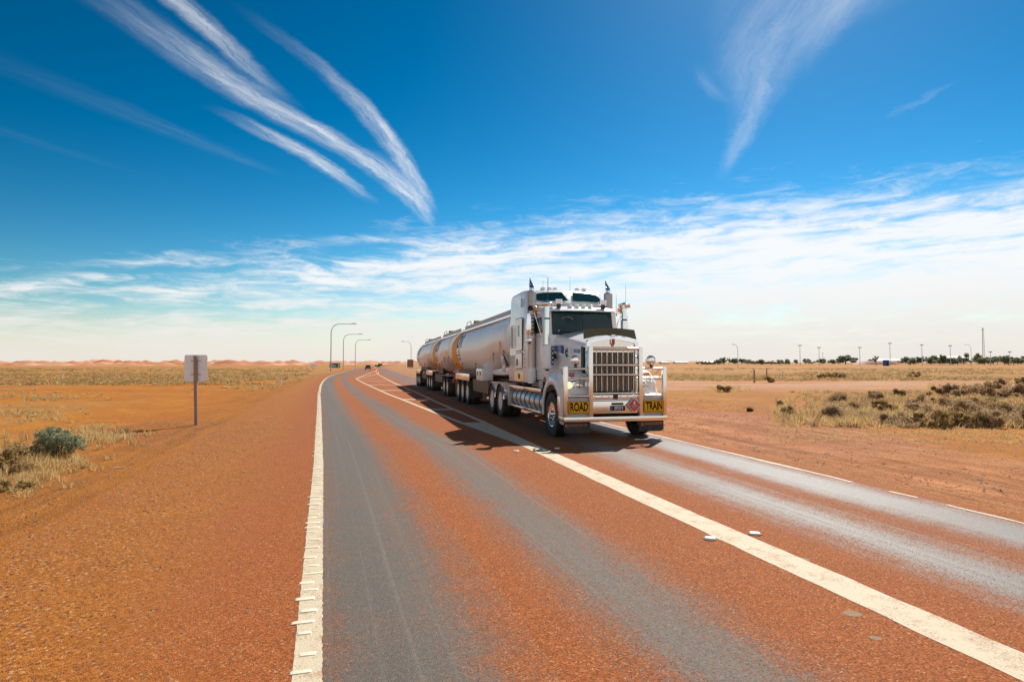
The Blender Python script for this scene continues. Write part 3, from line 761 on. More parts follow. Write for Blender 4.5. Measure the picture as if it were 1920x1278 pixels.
for s in (-1, 1):
    f = fender(s)
    # nose of the fender round the lamps
    b = MB(); rings = []
    for y, z1, x1, z0 in ((-.26, 1.60, 1.14, 1.05), (-.45, 1.60, 1.16, 1.02), (-.62, 1.565, 1.155, 1.0), (-.72, 1.51, 1.12, 1.0), (-.765, 1.44, 1.07, 1.02)):
        rings.append([Vector((s * x, y, z)) for x, z in ((.56, z0), (x1, z0), (x1 + .015, z0 + .2), (x1, z1 - .14), (x1 - .07, z1 - .03), (x1 - .2, z1), (.70, z1 + .01), (.56, z1))])
    b.loft(rings); b.build('fender_nose', 'white_paint', f, smooth=50, bev=.012)
    b = MB(); plate(b, rrect(.50, .25, .04), lambda u, v, d: (s * .90 + u, -.772 - d, 1.23 + v), .02); pod = b.build('headlight_bezel', 'chrome', P, bev=.006)
    for k, cx in enumerate((1.02, .785)):
        b = MB(); b.lathe([(.098, 0), (.102, .03), (.092, .034), (.09, .02)], (s * cx, -.79, 1.23), (0, -1, 0), 24)
        h = b.build('headlight', 'chrome', P)
        b = MB(); b.lathe([(.09, .0), (.088, .012), (.06, .026), (0, .032)], (s * cx, -.795, 1.23), (0, -1, 0), 24)
        b.build('lens', 'lit_headlamp' if (s < 0 and k == 0) else ('white_lens' if k == 0 else 'chrome'), h, smooth=60)
    b = MB(); plate(b, rrect(.125, .095, .015), lambda u, v, d: (s * .935 + u, -.735 - d, 1.475 + v), .04); b.build('indicator', 'red_lens' if s < 0 else 'amber_lens', P, bev=.008)
    b = MB(); b.lathe([(.045, 0), (.045, .03), (.03, .05), (0, .055)], (s * 1.225, .38, 1.36), (s, 0, 0), 14); b.build('marker_lamp', 'red_lens', P)
# bonnet
def bonnet():
    b = MB(); rings = []
    for y, hw, zt, crown, z0 in ((-.86, .575, 2.20, .13, 1.12), (-.5, .60, 2.26, .13, 1.14), (0.0, .66, 2.34, .13, 1.2), (.5, .72, 2.41, .12, 1.3), (1.06, .80, 2.48, .10, 1.36)):
        R_ = .13
        pts = [(-hw, z0), (-hw - .012, (z0 + zt) / 2)]
        for k in range(6):
            a = R(180 - 90 * k / 5); pts.append((-hw + R_ + R_ * math.cos(a), zt - R_ + R_ * math.sin(a)))
        for x in (-.35, -.15, 0, .15, .35): pts.append((x, zt + crown * (1 - (abs(x) / (hw - R_ + .02)) ** 1.6) if abs(x) < hw - R_ else zt))
        pts += [(-x, z) for x, z in pts[:8][::-1]]
        rings.append([Vector((x, y, z)) for x, z in pts])
    b.loft(rings); return b.build('bonnet', 'white_paint', P, smooth=50)
bn = bonnet()
for s in (-1, 1):
    fx = lambda y, z: s * (np.interp(y, [-.86, 0, .5, 1.06], [.585, .67, .732, .812]) + .004)
    b = MB(); o_ = [(-.02, 1.92), (.30, 1.88), (.36, 2.02), (.30, 2.12), (.06, 2.13), (.0, 2.05)]
    plate(b, o_, lambda u, v, d: (fx(u, v) + s * d, u, v), .006); b.build('air_vent', 'chrome', bn)
    b = MB(); plate(b, [(-.42, 1.98), (-.12, 2.0), (-.12, 2.09), (-.42, 2.07)], lambda u, v, d: (fx(u, v) + s * d, u, v), .005); b.build('side_badge', 'blue_paint', bn)
    b = MB(); plate(b, [(.45, 1.98), (.98, 2.06), (.98, 2.20), (.50, 2.20), (.45, 2.16)], lambda u, v, d: (fx(u, v) + s * d, u, v), .006); b.build('painted_reflection', 'blue_paint', bn)  # blue reflection on the bonnet side, imitated by a coloured plate
    b = MB(); plate(b, rrect(.16, .62, .03), lambda u, v, d: (fx(-.70, 2) + s * d, -.68 + u, 1.82 + v), .05); b.build('grille_shutter', 'black_plastic', bn, bev=.01)
# grille
G = MB()
fr = [(-.64, 1.06), (-.64, 2.22), (-.60, 2.27), (-.40, 2.315), (-.15, 2.355), (0, 2.365), (.15, 2.355), (.40, 2.315), (.60, 2.27), (.64, 2.22), (.64, 1.06)]
inn = [(-.555, 1.10), (-.555, 2.17), (-.53, 2.205), (-.38, 2.24), (-.15, 2.28), (0, 2.29), (.15, 2.28), (.38, 2.24), (.53, 2.205), (.555, 2.17), (.555, 1.10)]
n = len(fr)
Vv = [(x, -.86, z) for x, z in fr] + [(x, -.95, z) for x, z in fr] + [(x, -.955, z) for x, z in inn] + [(x, -.90, z) for x, z in inn]
Ff = []
for i in range(n - 1):
    for k in range(3): Ff.append((k * n + i, k * n + i + 1, (k + 1) * n + i + 1, (k + 1) * n + i))
G.add(Vv, Ff); grille = G.build('grille', 'chrome', P, smooth=40, recalc=True)
b = MB(); b.prism([(x, z) for x, z in inn], 'y', -.872, -.862); b.build('radiator_core', 'brown_dusty_steel', grille)
b = MB(); b.prism([(-.555, 1.99), (.555, 1.99)] + [(x, z) for x, z in inn[::-1]][1:-1], 'y', -.925, -.90); b.build('top_plate', 'polished_alloy', grille, bev=.004, seg=1)
bar_l = MB(); bar_l.prism([(-.013, -.012), (0, -.03), (.013, -.012), (.013, .012), (-.013, .012)], 'z', 1.10, 2.06); bar_me = bar_l.mesh('grille_bar'); bar_me.materials.append(MATS['polished_alloy'])
bar_s = MB(); bar_s.prism([(-.007, -.008), (0, -.016), (.007, -.008), (.007, .01), (-.007, .01)], 'z', 1.10, 1.99); bars_me = bar_s.mesh('grille_bar'); bars_me.materials.append(MATS['grey_alloy'])
for k in range(25):
    x = -.528 + k * .044; big = k % 3 == 0
    o = bpy.data.objects.new('grille_bar', bar_me if big else bars_me); link(o, grille); o.location = (x, -.915 if big else -.895, 0)
b = MB(); plate(b, [(-.055, .11), (-.045, .125), (.045, .125), (.055, .11), (.052, -.03), (0, -.12), (-.052, -.03)], lambda u, v, d: (u, -.945 - d, 2.235 + v), .03); em = b.build('emblem', 'chrome', grille, bev=.006)
b = MB(); plate(b, [(-.040, .075), (.040, .075), (.036, -.03), (0, -.085), (-.036, -.03)], lambda u, v, d: (u, -.974 - d, 2.225 + v), .008); b.build('emblem_face', 'placard_red', grille)
b = MB(); b.span(-.05, .05, -.99, -.86, 2.355, 2.40); b.build('emblem_cap', 'chrome', grille, bev=.012)
# smoked insect deflector over the bonnet
b = MB(); o_ = [(-.66, 2.30), (-.35, 2.37), (0, 2.40), (.35, 2.37), (.66, 2.30), (.64, 2.53), (.33, 2.555), (0, 2.575), (-.33, 2.555), (-.64, 2.53)]
plate(b, o_, lambda u, v, d: (u, -.80 - .05 * (1 - (u / .66) ** 2) + (v - 2.3) * .35 - d, v), .012); b.build('insect_deflector', 'smoked_visor', P)
# bullbar
BB = MB(); BB.span(-1.255, 1.255, -1.16, -1.03, .42, .535)
for s in (-1, 1): BB.span(s * 1.10, s * 1.255, -1.03, -.72, .43, .53)
bull = BB.build('bullbar', 'polished_alloy', P, bev=.012)
def post(x, z0, z1, w=.09):
    b = MB(); b.span(x - w / 2, x + w / 2, -1.15, -1.05, z0, z1); return b.build('post', 'polished_alloy', bull, bev=.014)
for s in (-1, 1):
    post(s * 1.205, .53, 1.665); post(s * .61, .53, 2.12, .10)
    for z in (1.615, 1.395, 1.0):
        b = MB(); b.cyl((s * .66, -1.10, z), (s * 1.16, -1.10, z), .031, n=14); b.build('rail', 'polished_alloy', bull)
    b = MB(); b.tube([(s * 1.205, -1.06, 1.60), (s * 1.205, -.9, 1.60), (s * 1.16, -.78, 1.5)], .022, 8); b.build('stay', 'polished_alloy', bull)
    b = MB(); b.tube([(s * .61, -1.06, 1.9), (s * .60, -.95, 1.88), (s * .58, -.84, 1.8)], .022, 8); b.build('stay', 'polished_alloy', bull)
    b = MB(); b.span(s * .66, s * 1.16, -1.075, -1.055, .535, .96); b.build('infill_panel', 'grey_alloy', bull)
for z, r in ((2.075, .034), (1.70, .031), (1.48, .031), (1.055, .031)):
    b = MB(); b.cyl((-.56, -1.10, z), (.56, -1.10, z), r, n=14); b.build('rail', 'polished_alloy', bull)
b = MB(); b.span(-.56, .56, -1.10, -1.06, .60, .88); cp = b.build('centre_panel', 'polished_alloy', bull, bev=.006)
b = MB(); b.cyl((-.56, -1.08, .905), (.56, -1.08, .905), .026, n=12); b.build('rail', 'chrome', bull)
b = MB(); b.span(-.56, .56, -1.09, -1.07, .925, 1.015); lb = b.build('lamp_bar', 'polished_alloy', bull, bev=.004)
for x in (-.50, -.33, -.16, .13, .30, .47):
    b = MB(); b.lathe([(.026, 0), (.026, .012), (.0, .02)], (x, -1.09, .97), (0, -1, 0), 12); b.build('marker_lamp', 'white_lens', bull)
b = MB(); b.span(-.055, .055, -1.105, -1.07, .925, 1.03); b.build('latch', 'black_plastic', bull)
b = MB(); plate(b, rrect(.30, .055, .027), lambda u, v, d: (.04 + u, -1.101 - d, .815 + v), .002); b.build('hand_slot', 'black_plastic', bull)
# stone flaps with lettering
for s in (-1, 1):
    b = MB(); b.prism([(s * .60, .43), (s * 1.22, .43), (s * 1.22, .22), (s * 1.17, .17), (s * .60, .17)], 'y', -1.035, -1.02)
    fl = b.build('stone_flap', 'rubber', P)
    lettering('flap_text', 'KENWORTH', .085, 'flap_lettering', fl, lambda u, v: (s * .92 + .03 + u * .92, -1.038, .345 + v), bold=.001)
    lettering('flap_mark', 'K', .12, 'flap_lettering', fl, lambda u, v: (s * .92 - .235 + u, -1.038, .335 + v), bold=.002)
# spotlights
for s in (-1, 1):
    b = MB(); b.lathe([(.03, -.13), (.09, -.10), (.116, -.02), (.122, 0), (.112, .008), (.106, -.006)], (s * .93, -1.0, 1.805), (0, -1, 0), 28)
    sp = b.build('spotlight', 'chrome', P)
    b = MB(); b.lathe([(.106, -.002), (.09, .012), (.05, .024), (0, .028)], (s * .93, -1.0, 1.805), (0, -1, 0), 28); b.build('lens', 'chrome', sp, smooth=60)
    b = MB(); b.cyl((s * .93, -1.02, 1.64), (s * .93, -1.0, 1.70), .03, n=10); b.span(s * .93 - .05, s * .93 + .05, -1.04, -.98, 1.64, 1.655); b.build('bracket', 'black_plastic', sp)
# ROAD / TRAIN boards
def board(word, x):
    b = MB(); b.span(x - .25, x + .25, -1.18, -1.16, .622, .885); o = b.build('warning_board', 'sign_yellow', P, bev=.004, seg=1)
    for x0, x1, z0, z1 in ((-.24, .24, .865, .873), (-.24, .24, .634, .642), (-.24, -.232, .642, .865), (.232, .24, .642, .865)):
        b = MB(); b.span(x + x0, x + x1, -1.183, -1.18, z0, z1); b.build('border', 'ink_black', o)
    lettering('board_text', word, .27, 'ink_black', o, lambda u, v: (x + u * (.56 if word == 'ROAD' else .53), -1.182, .7535 + v * .95), bold=.009)
    return o
board('ROAD', -.91); board('TRAIN', .915)
# number plate
b = MB(); b.span(-.135, .225, -1.115, -1.101, .665, .775); pl = b.build('number_plate', 'ink_black', P, bev=.004, seg=1)
lettering('plate_text', 'EPG74', .095, 'signal_white', pl, lambda u, v: (.065 + u * .82, -1.118, .716 + v), bold=.002)
b = MB(); b.span(-.125, -.082, -1.1175, -1.115, .68, .755); b.build('plate_flag', 'blue_paint', pl)
# flammable placard
def diamond(parent, c, r, fn, small=False):
    b = MB(); plate(b, [(r * 1.12, 0), (0, r * 1.12), (-r * 1.12, 0), (0, -r * 1.12)], lambda u, v, d: fn(u, v, d), .004); o = b.build('hazard_placard', 'placard_white', parent)
    b = MB(); plate(b, [(r, 0), (0, r), (-r, 0), (0, -r)], lambda u, v, d: fn(u, v, .004 + d), .002); b.build('placard_face', 'placard_red', o)
    fl = [(0, .72), (.06, .60), (.16, .45), (.20, .30), (.16, .18), (.08, .12), (-.08, .12), (-.16, .18), (-.20, .30), (-.13, .42), (-.05, .50)]
    b = MB(); plate(b, [(u * r, v * r) for u, v in fl], lambda u, v, d: fn(u, v, .006 + d), .002); b.build('flame', 'placard_white', o)
    lettering('placard_text', 'FLAMMABLE', r * .27, 'placard_white', o, lambda u, v: fn(u * .85, v - r * .07, .0085))
    lettering('placard_text', 'LIQUID', r * .25, 'placard_white', o, lambda u, v: fn(u * .85, v - r * .32, .0085))
    lettering('placard_text', '3', r * .30, 'placard_white', o, lambda u, v: fn(u, v - r * .62, .0085))
    return o
diamond(P, None, .155, lambda u, v, d: (.43 + u, -1.155 - d, .785 + v))
# cab
def cab():
    b = MB(); rings = []
    prof = [(1.02, 1.30), (1.02, 2.46), (1.05, 2.52), (1.17, 3.14), (1.26, 3.21), (1.6, 3.27), (2.22, 3.34), (2.22, 1.30)]
    for x, k in ((-1.0, .06), (-.97, .015), (-.90, 0), (0, -.03), (.90, 0), (.97, .015), (1.0, .06)):
        rings.append([Vector((x, y + (k if y < 1.5 else 0), z - (k if z > 3.1 else 0))) for y, z in prof])
    b.loft(rings); return b.build('cab', 'white_paint', P, bev=.02)
cb = cab()
def ws(u, v, d):     # windscreen plane: u across, v up from 2.5 to 3.13
    y = 1.05 + (v - 2.52) * .194; cur = .02 * (u / .8) ** 2
    return (u, y + cur - .048 - d, v)
def windscreen():
    b = MB(); U = 14; o = []
    for i in range(U + 1): o.append((-.81 + 1.62 * i / U, 2.515 + .015 * (1 - abs(2 * i / U - 1))))
    for i in range(U + 1): o.append((.80 - 1.60 * i / U, 3.115 + .02 * (1 - (2 * i / U - 1) ** 2)))
    V = []; N = U + 1
    for i in range(N): V.append(ws(*o[i], .0))
    for i in range(N): V.append(ws(*o[2 * N - 1 - i], .0))
    F = [(i, i + 1, N + i + 1, N + i) for i in range(N - 1)]
    b.add(V, F); return b.build('windscreen', 'dark_glass', cb, smooth=60, recalc=False)
wsc = windscreen()
def ws_frame():
    b = MB()
    for p0, p1 in (((-.83, 2.50), (-.82, 3.14)), ((.83, 2.50), (.82, 3.14)), ((-.83, 2.50), (.83, 2.50)), ((0, 2.52), (0, 3.13))):
        b.tube([ws(p0[0] + (p1[0] - p0[0]) * k / 8, p0[1] + (p1[1] - p0[1]) * k / 8, .0) for k in range(9)], .016 if p0[0] else .010, 6)
    return b.build('windscreen_seal', 'black_plastic', cb)
ws_frame()
for x0, x1 in ((-.15, -.62), (.55, .10)):
    b = MB(); b.tube([ws(x0, 2.53, .02), ws((x0 + x1) / 2, 2.56, .03), ws(x1, 2.57, .02)], .009, 6); b.build('wiper', 'black_plastic', cb)
b = MB(); b.tube([ws(-.42 + .20 * math.cos(R(a)), 2.79 + .17 * math.sin(R(a)), .0045) for a in range(35, 136, 10)], .008, 5); b.build('steering_wheel_arc', 'stone_pale', cb)  # arc of the steering wheel, added on the face of the opaque glass
b = MB(); b.lathe([(.028, 0), (0, .002)], ws(-.66, 2.60, .002), (0, -1, .19), 12); b.build('rego_sticker', 'teal_lens', cb)
# sun visor and roof lamps
b = MB(); V = []; F = []
for i in range(13):
    x = -.92 + 1.84 * i / 12; c = .10 * (x / .92) ** 2
    V += [(x, .95 + c, 3.10), (x, .93 + c, 3.125), (x, 1.30, 3.245 - .03 * (x / .92) ** 2), (x, 1.30, 3.22 - .03 * (x / .92) ** 2)]
for i in range(12):
    for k in range(4): F.append((i * 4 + k, i * 4 + (k + 1) % 4, (i + 1) * 4 + (k + 1) % 4, (i + 1) * 4 + k))
F += [(0, 1, 2, 3), (48, 49, 50, 51)]
b.add(V, F); b.build('sun_visor', 'white_paint', cb, bev=.006, seg=1)
for x in (-.62, .62):
    b = MB(); b.span(x - .09, x + .09, 1.13, 1.24, 3.30, 3.43); wl = b.build('work_lamp', 'chrome', cb, bev=.012)
    b = MB(); b.span(x - .075, x + .075, 1.122, 1.13, 3.315, 3.415); b.build('lens', 'white_lens', wl)
    b = MB(); b.span(x - .05, x + .05, 1.15, 1.22, 3.20, 3.30); b.build('bracket', 'black_plastic', wl)
for x in (-.80, -.28, -.09, .10, .29):
    b = MB(); b.loft([[Vector((x + sx * w, 1.25 + sy * d, z)) for sx, sy in ((-1, -1), (1, -1), (1, 1), (-1, 1))] for w, d, z in ((.055, .07, 3.24), (.05, .06, 3.285), (.03, .03, 3.305))]); b.build('roof_marker', 'white_lens' if abs(x) < .7 else 'blue_paint', cb, bev=.008)
# doors
for s in (-1, 1):
    b = MB(); b.prism([(1.16, 1.55), (1.16, 2.46), (1.27, 2.52), (1.34, 3.02), (2.12, 3.02), (2.12, 1.55)], 'x', s * .995, s * 1.02); dr = b.build('cab_door', 'white_paint', P, bev=.02)
    b = MB(); b.prism([(1.32, 2.55), (1.39, 2.97), (2.04, 2.97), (2.04, 2.55)], 'x', s * 1.018, s * 1.026); b.build('door_window', 'dark_glass', dr, bev=.006)
    b = MB(); b.span(s * 1.02, s * 1.04, 1.86, 2.0, 1.92, 1.95); b.build('door_handle', 'chrome', dr, bev=.006)
    b = MB(); b.tube([(s * 1.02, 2.12, 1.6), (s * 1.09, 2.12, 1.65), (s * 1.09, 2.12, 2.5), (s * 1.02, 2.12, 2.55)], .016, 8); b.build('grab_rail', 'chrome', P)
# sleeper
def sleeper():
    b = MB(); rings = []
    prof = [(2.16, 1.22), (2.16, 3.34), (1.98, 3.38), (2.02, 3.42), (2.42, 3.74), (2.60, 3.83), (3.2, 3.87), (4.2, 3.85), (4.36, 3.78), (4.40, 3.66), (4.40, 1.22)]
    for x, k in ((-1.2, .10), (-1.19, .05), (-1.14, .012), (-1.0, 0), (-.5, -.02), (0, -.03), (.5, -.02), (1.0, 0), (1.14, .012), (1.19, .05), (1.2, .10)):
        hi = lambda z: max(0, min(1, (z - 3.36) / .3))
        rings.append([Vector((x * (1 - .05 * hi(z)), y + (k * 1.2 + .22 * max(0, abs(x) - .75) * (1 if 3.37 < z < 3.8 and y < 3 else 0) if y < 3 and z > 3.35 else 0) + (max(0, abs(x) - .95) * .9 if 3.3 < z < 3.45 and y < 2.1 else 0), z - k * hi(z))) for y, z in prof])
    b.loft(rings); return b.build('sleeper', 'white_paint', P, bev=.012, smooth=40)
sl = sleeper()
def up(u, v, d):          # sloped upper front: v 0..1 from z 3.44 to 3.73
    k = abs(u); o = float(np.interp(k, [0, .5, 1.0], [-.036, -.024, .055])); y = 2.02 + .40 * (.02 + v * .92) + o
    return (u, y - .014 - d * .7, 3.43 + .32 * v * .92 + float(np.interp(k, [0, .5, 1.0], [.03, .02, -.005])) * (.2 + .8 * v) + .012 + d * .7)
for s in (-1, 1):
    b = MB(); o = [(.07, .12), (.30, .12), (.60, .12), (.86, .13), (.97, .20), (.95, .60), (.88, .86), (.70, .95), (.40, .96), (.16, .96)]
    plate(b, [(s * u, v) for u, v in o], up, .012); b.build('upper_window', 'dark_glass', sl)
for x in (-.62, -.42, -.26, .42, .62):
    b = MB(); b.loft([[Vector((x + sx * w, 2.66 + sy * d, z)) for sx, sy in ((-1, -1), (1, -1), (1, 1), (-1, 1))] for w, d, z in ((.06, .07, 3.83), (.058, .062, 3.90), (.04, .04, 3.925))]); b.build('roof_marker', 'white_lens', sl, bev=.01)
def side_panel(s, y0, y1, z0, z1, name, material, parent, r=.06, t=.012, proud=0.0):
    b = MB(); plate(b, rrect(y1 - y0, z1 - z0, r), lambda u, v, d: (s * (1.2 + proud + d), (y0 + y1) / 2 + u, (z0 + z1) / 2 + v), t)
    return b.build(name, material, parent, bev=.004, seg=1)
for s in (-1, 1):
    for y0, y1, z0, z1 in ((2.78, 3.54, 2.12, 3.05), (2.78, 3.54, 1.60, 2.04)):
        g = side_panel(s, y0 - .018, y1 + .018, z0 - .018, z1 + .018, 'door_gap', 'dark_steel', sl, .07, .0035)
        side_panel(s, y0, y1, z0, z1, 'locker_door', 'white_paint', sl, .06, .012)
    side_panel(s, 3.08, 3.25, 2.52, 2.86, 'slot_window', 'dark_glass', sl, .05, .006, .012)
    side_panel(s, 2.75, 2.92, 3.35, 3.62, 'slot_window', 'dark_glass', sl, .05, .008)
    side_panel(s, 2.62, 3.62, 1.235, 1.515, 'kick_panel', 'polished_alloy', sl, .02, .012)
    side_panel(s, 3.0, 3.22, 1.30, 1.45, 'vent', 'black_plastic', sl, .02, .006, .012)
    side_panel(s, 3.28, 3.36, 1.68, 1.88, 'door_handle', 'black_plastic', sl, .03, .02, .012)
    b = MB(); b.tube([(s * 1.2, 3.72, 2.22), (s * 1.27, 3.72, 2.22), (s * 1.27, 3.72, 2.88), (s * 1.2, 3.72, 2.88)], .014, 8); b.build('grab_rail', 'dark_steel', sl)
    for yy in (2.52, 4.34):
        for k in range(12):
            b = MB(); b.box((s * 1.203, yy, 1.65 + k * .115), (.008, .035, .055)); b.build('edge_lamp', 'teal_lens', sl)
# exhaust stacks
for s in (-1, 1):
    x, y = s * 1.12, 2.02
    b = MB(); b.lathe([(.09, 1.2), (.09, 2.9), (.10, 2.92), (.10, 3.0)], (x, y, 0), (0, 0, 1), 22); st = b.build('exhaust_stack', 'brushed_alloy', P)
    b = MB(); b.lathe([(.10, 2.98), (.122, 3.0), (.122, 3.70), (.10, 3.73), (.07, 3.74)], (x, y, 0), (0, 0, 1), 22); b.build('muffler', 'grey_alloy', st)
    b = MB(); b.lathe([(.105, 2.62), (.105, 2.98)], (x, y, 0), (0, 0, 1), 22); b.build('heat_shield', 'chrome', st)
    b = MB(); b.lathe([(.112, 1.2), (.112, 1.62)], (x, y, 0), (0, 0, 1), 22); b.build('lower_shield', 'white_paint', st)
    # curved, slash-cut tip leaning back
    rings = []
    for k in range(9):
        t = k / 8; cz = 3.72 + .40 * t; cy = y + .10 * t * t + .02 * t; lean = .55 * t
        r = .068 * (1 - .02 * t); cut = max(0, (t - .45) / .55)
        ring = []
        for i in range(16):
            a = 2 * math.pi * i / 16; px_, py_ = r * math.cos(a), r * math.sin(a)
            f = 1 - cut * .5 * (1 - math.sin(a))           # front side is cut away
            zz = 3.72 + (.40 * t) * (1 - .55 * t * (1 - math.sin(a)) / 2)
            ring.append(Vector((x + px_ * (1 - .75 * cut), cy + py_ * (1 - .55 * cut) + .05 * cut, zz)))
        rings.append(ring)
    b = MB(); b.loft(rings); b.build('stack_tip', 'chrome', st, smooth=60)
# air cleaners
for s in (-1, 1):
    x, y = s * 1.06, .78
    b = MB(); b.lathe([(.12, 1.60), (.138, 1.62), (.142, 1.66), (.142, 2.16), (.135, 2.20), (.07, 2.225)], (x, y, 0), (0, 0, 1), 26); ac = b.build('air_cleaner', 'brushed_alloy' if s > 0 else 'white_paint', P)
    b = MB(); b.lathe([(.066, 2.2), (.066, 3.22)], (x, y, 0), (0, 0, 1), 20); b.build('intake_pipe', 'chrome', ac)
    b = MB(); b.lathe([(.068, 2.86), (.072, 2.87), (.072, 2.89), (.068, 2.90)], (x, y, 0), (0, 0, 1), 20); b.build('clamp', 'dark_steel', ac)
    b = MB(); b.lathe([(.08, 3.19), (.15, 3.21), (.165, 3.24), (.165, 3.275), (.14, 3.30), (.06, 3.32), (.03, 3.34), (0, 3.345)], (x, y, 0), (0, 0, 1), 24); b.build('rain_cap', 'chrome', ac)
    b = MB(); b.span(x + .075, x + .135, y - .14, y - .10, 1.70, 2.17); b.build('lamp_strip', 'black_plastic', ac)
    for k in range(4):
        b = MB(); b.box((x + .105, y - .145, 1.77 + k * .115), (.024, .01, .05)); b.build('strip_lamp', 'white_lens', ac)
    b = MB(); b.tube([(x * .9, y + .06, 1.75), (x * .83, y + .12, 1.9), (s * .80, y + .1, 1.95)], .07, 10); b.build('intake_elbow', 'black_plastic', ac)
    b = MB(); b.cyl((x, y, 1.55), (x, y, 1.60), .04, .05, n=10); b.build('drain', 'dark_steel', ac)
# mirrors
for s in (-1, 1):
    x, y = s * 1.34, 1.42
    b = MB(); b.span(x - .10, x + .10, y - .05, y + .04, 2.50, 3.06); mr = b.build('mirror', 'chrome', P, bev=.03)
    b = MB(); b.span(x - .085, x + .085, y + .04, y + .046, 2.53, 3.03); b.build('mirror_glass', 'dark_glass', mr)
    b = MB(); b.span(x + (.035 if s < 0 else -.09), x + (.09 if s < 0 else -.035), y - .062, y - .05, 2.52, 3.04); b.build('lamp_strip', 'black_plastic', mr)
    for k in range(5):
        b = MB(); b.box((x + (.062 if s < 0 else -.062), y - .065, 2.58 + k * .10), (.022, .008, .045)); b.build('strip_lamp', 'white_lens', mr)
    b = MB(); b.tube([(s * 1.02, 1.42, 3.06), (s * 1.2, 1.42, 3.11), (x, y, 3.11), (x, y, 3.05)], .014, 8)
    b.tube([(s * 1.02, 1.42, 2.46), (s * 1.2, 1.42, 2.43), (x, y, 2.44), (x, y, 2.51)], .014, 8)
    b.tube([(s * 1.04, 1.4, 2.5), (s * 1.22, 1.42, 3.08)], .010, 6); b.build('mirror_arm', 'chrome', mr)
    b = MB(); b.lathe([(.001, 2.24), (.07, 2.27), (.09, 2.34), (.075, 2.40), (0, 2.42)], (x + s * .0, y, 0), (0, 0, 1), 18); b.build('round_mirror', 'chrome', mr, smooth=60)
    b = MB(); b.lathe([(.045, 3.14), (.05, 3.17), (.042, 3.24), (0, 3.27)], (s * 1.18, 1.40, 0), (0, 0, 1), 14); b.build('mirror_beacon', 'amber_lens', P)
    b = MB(); b.lathe([(.02, 3.12), (.075, 3.14), (.085, 3.2), (.05, 3.27), (0, 3.28)], (s * 1.31, 1.45, 0), (0, 0, 1), 14); b.build('speaker_horn', 'black_plastic', P)
# aerials
for x, y, z0, z1, r in ((-.86, 1.36, 3.22, 4.02, .012), (-1.0, 1.34, 3.1, 3.95, .004), (.15, 2.5, 3.8, 4.22, .004), (1.10, 1.40, 3.05, 3.62, .006), (1.2, 1.0, 3.32, 3.85, .004)):
    b = MB(); b.cyl((x, y, z0), (x, y, z1), r, r * .6, n=6); b.cyl((x, y, z0 - .02), (x, y, z0 + .07), r * 2.2, r * 1.2, n=8); b.build('aerial', 'black_plastic', P)
# tanks and steps on both sides
for s in (-1, 1):
    b = MB(); b.lathe([(.15, .78), (.255, .80), (.275, .83), (.275, 4.32), (.255, 4.35), (.15, 4.37)], (s * .90, 0, .735), (0, 1, 0), 28); ft = b.build('fuel_tank', 'brushed_alloy', P)
    for k in range(7):
        yy = 1.1 + k * .5
        b = MB(); b.lathe([(.278, yy - .03), (.287, yy - .028), (.287, yy + .028), (.278, yy + .03)], (s * .90, 0, .735), (0, 1, 0), 28); b.build('tank_strap', 'black_plastic', ft)
    for y0, y1 in ((.86, 2.55), (2.59, 4.30)):
        b = MB(); b.span(s * 1.08, s * 1.215, y0, y1, 1.0, 1.09); b.build('top_step', 'polished_alloy', P, bev=.008)
        b = MB(); b.span(s * 1.02, s * 1.225, y0, y1, .455, .52); b.build('lower_step', 'polished_alloy', P, bev=.008)
    b = MB(); b.span(s * 1.06, s * 1.215, 4.32, 4.52, .44, 1.10); b.build('step_end', 'grey_alloy', P, bev=.008)
    for k in range(12):
        b = MB(); b.span(s * .52, s * 1.06, .95 + k * .28, 1.07 + k * .28, 1.03, 1.06); b.build('deck_slat', 'dark_steel', P)
    b = MB(); b.span(s * .6, s * 1.14, .74, 1.28, 1.10, 1.30); b.build('tool_locker', 'grey_alloy', P, bev=.012)
    b = MB(); b.span(s * .6, s * 1.10, 1.34, 2.1, 1.12, 1.24); b.build('cab_sill', 'brown_dusty_steel', P)
    b = MB(); b.prism([(.66, .62), (.66, 1.28), (.72, 1.28), (.72, .50), (.68, .46)], 'x', s * .75, s * 1.2); b.build('front_mudflap', 'rubber', P)
    b = MB(); b.prism([(-.78, .44), (-.62, .44), (-.56, .80), (-.60, .98), (-.78, .98)], 'x', s * 1.19, s * 1.235); b.build('bumper_return', 'polished_alloy', P, bev=.012)
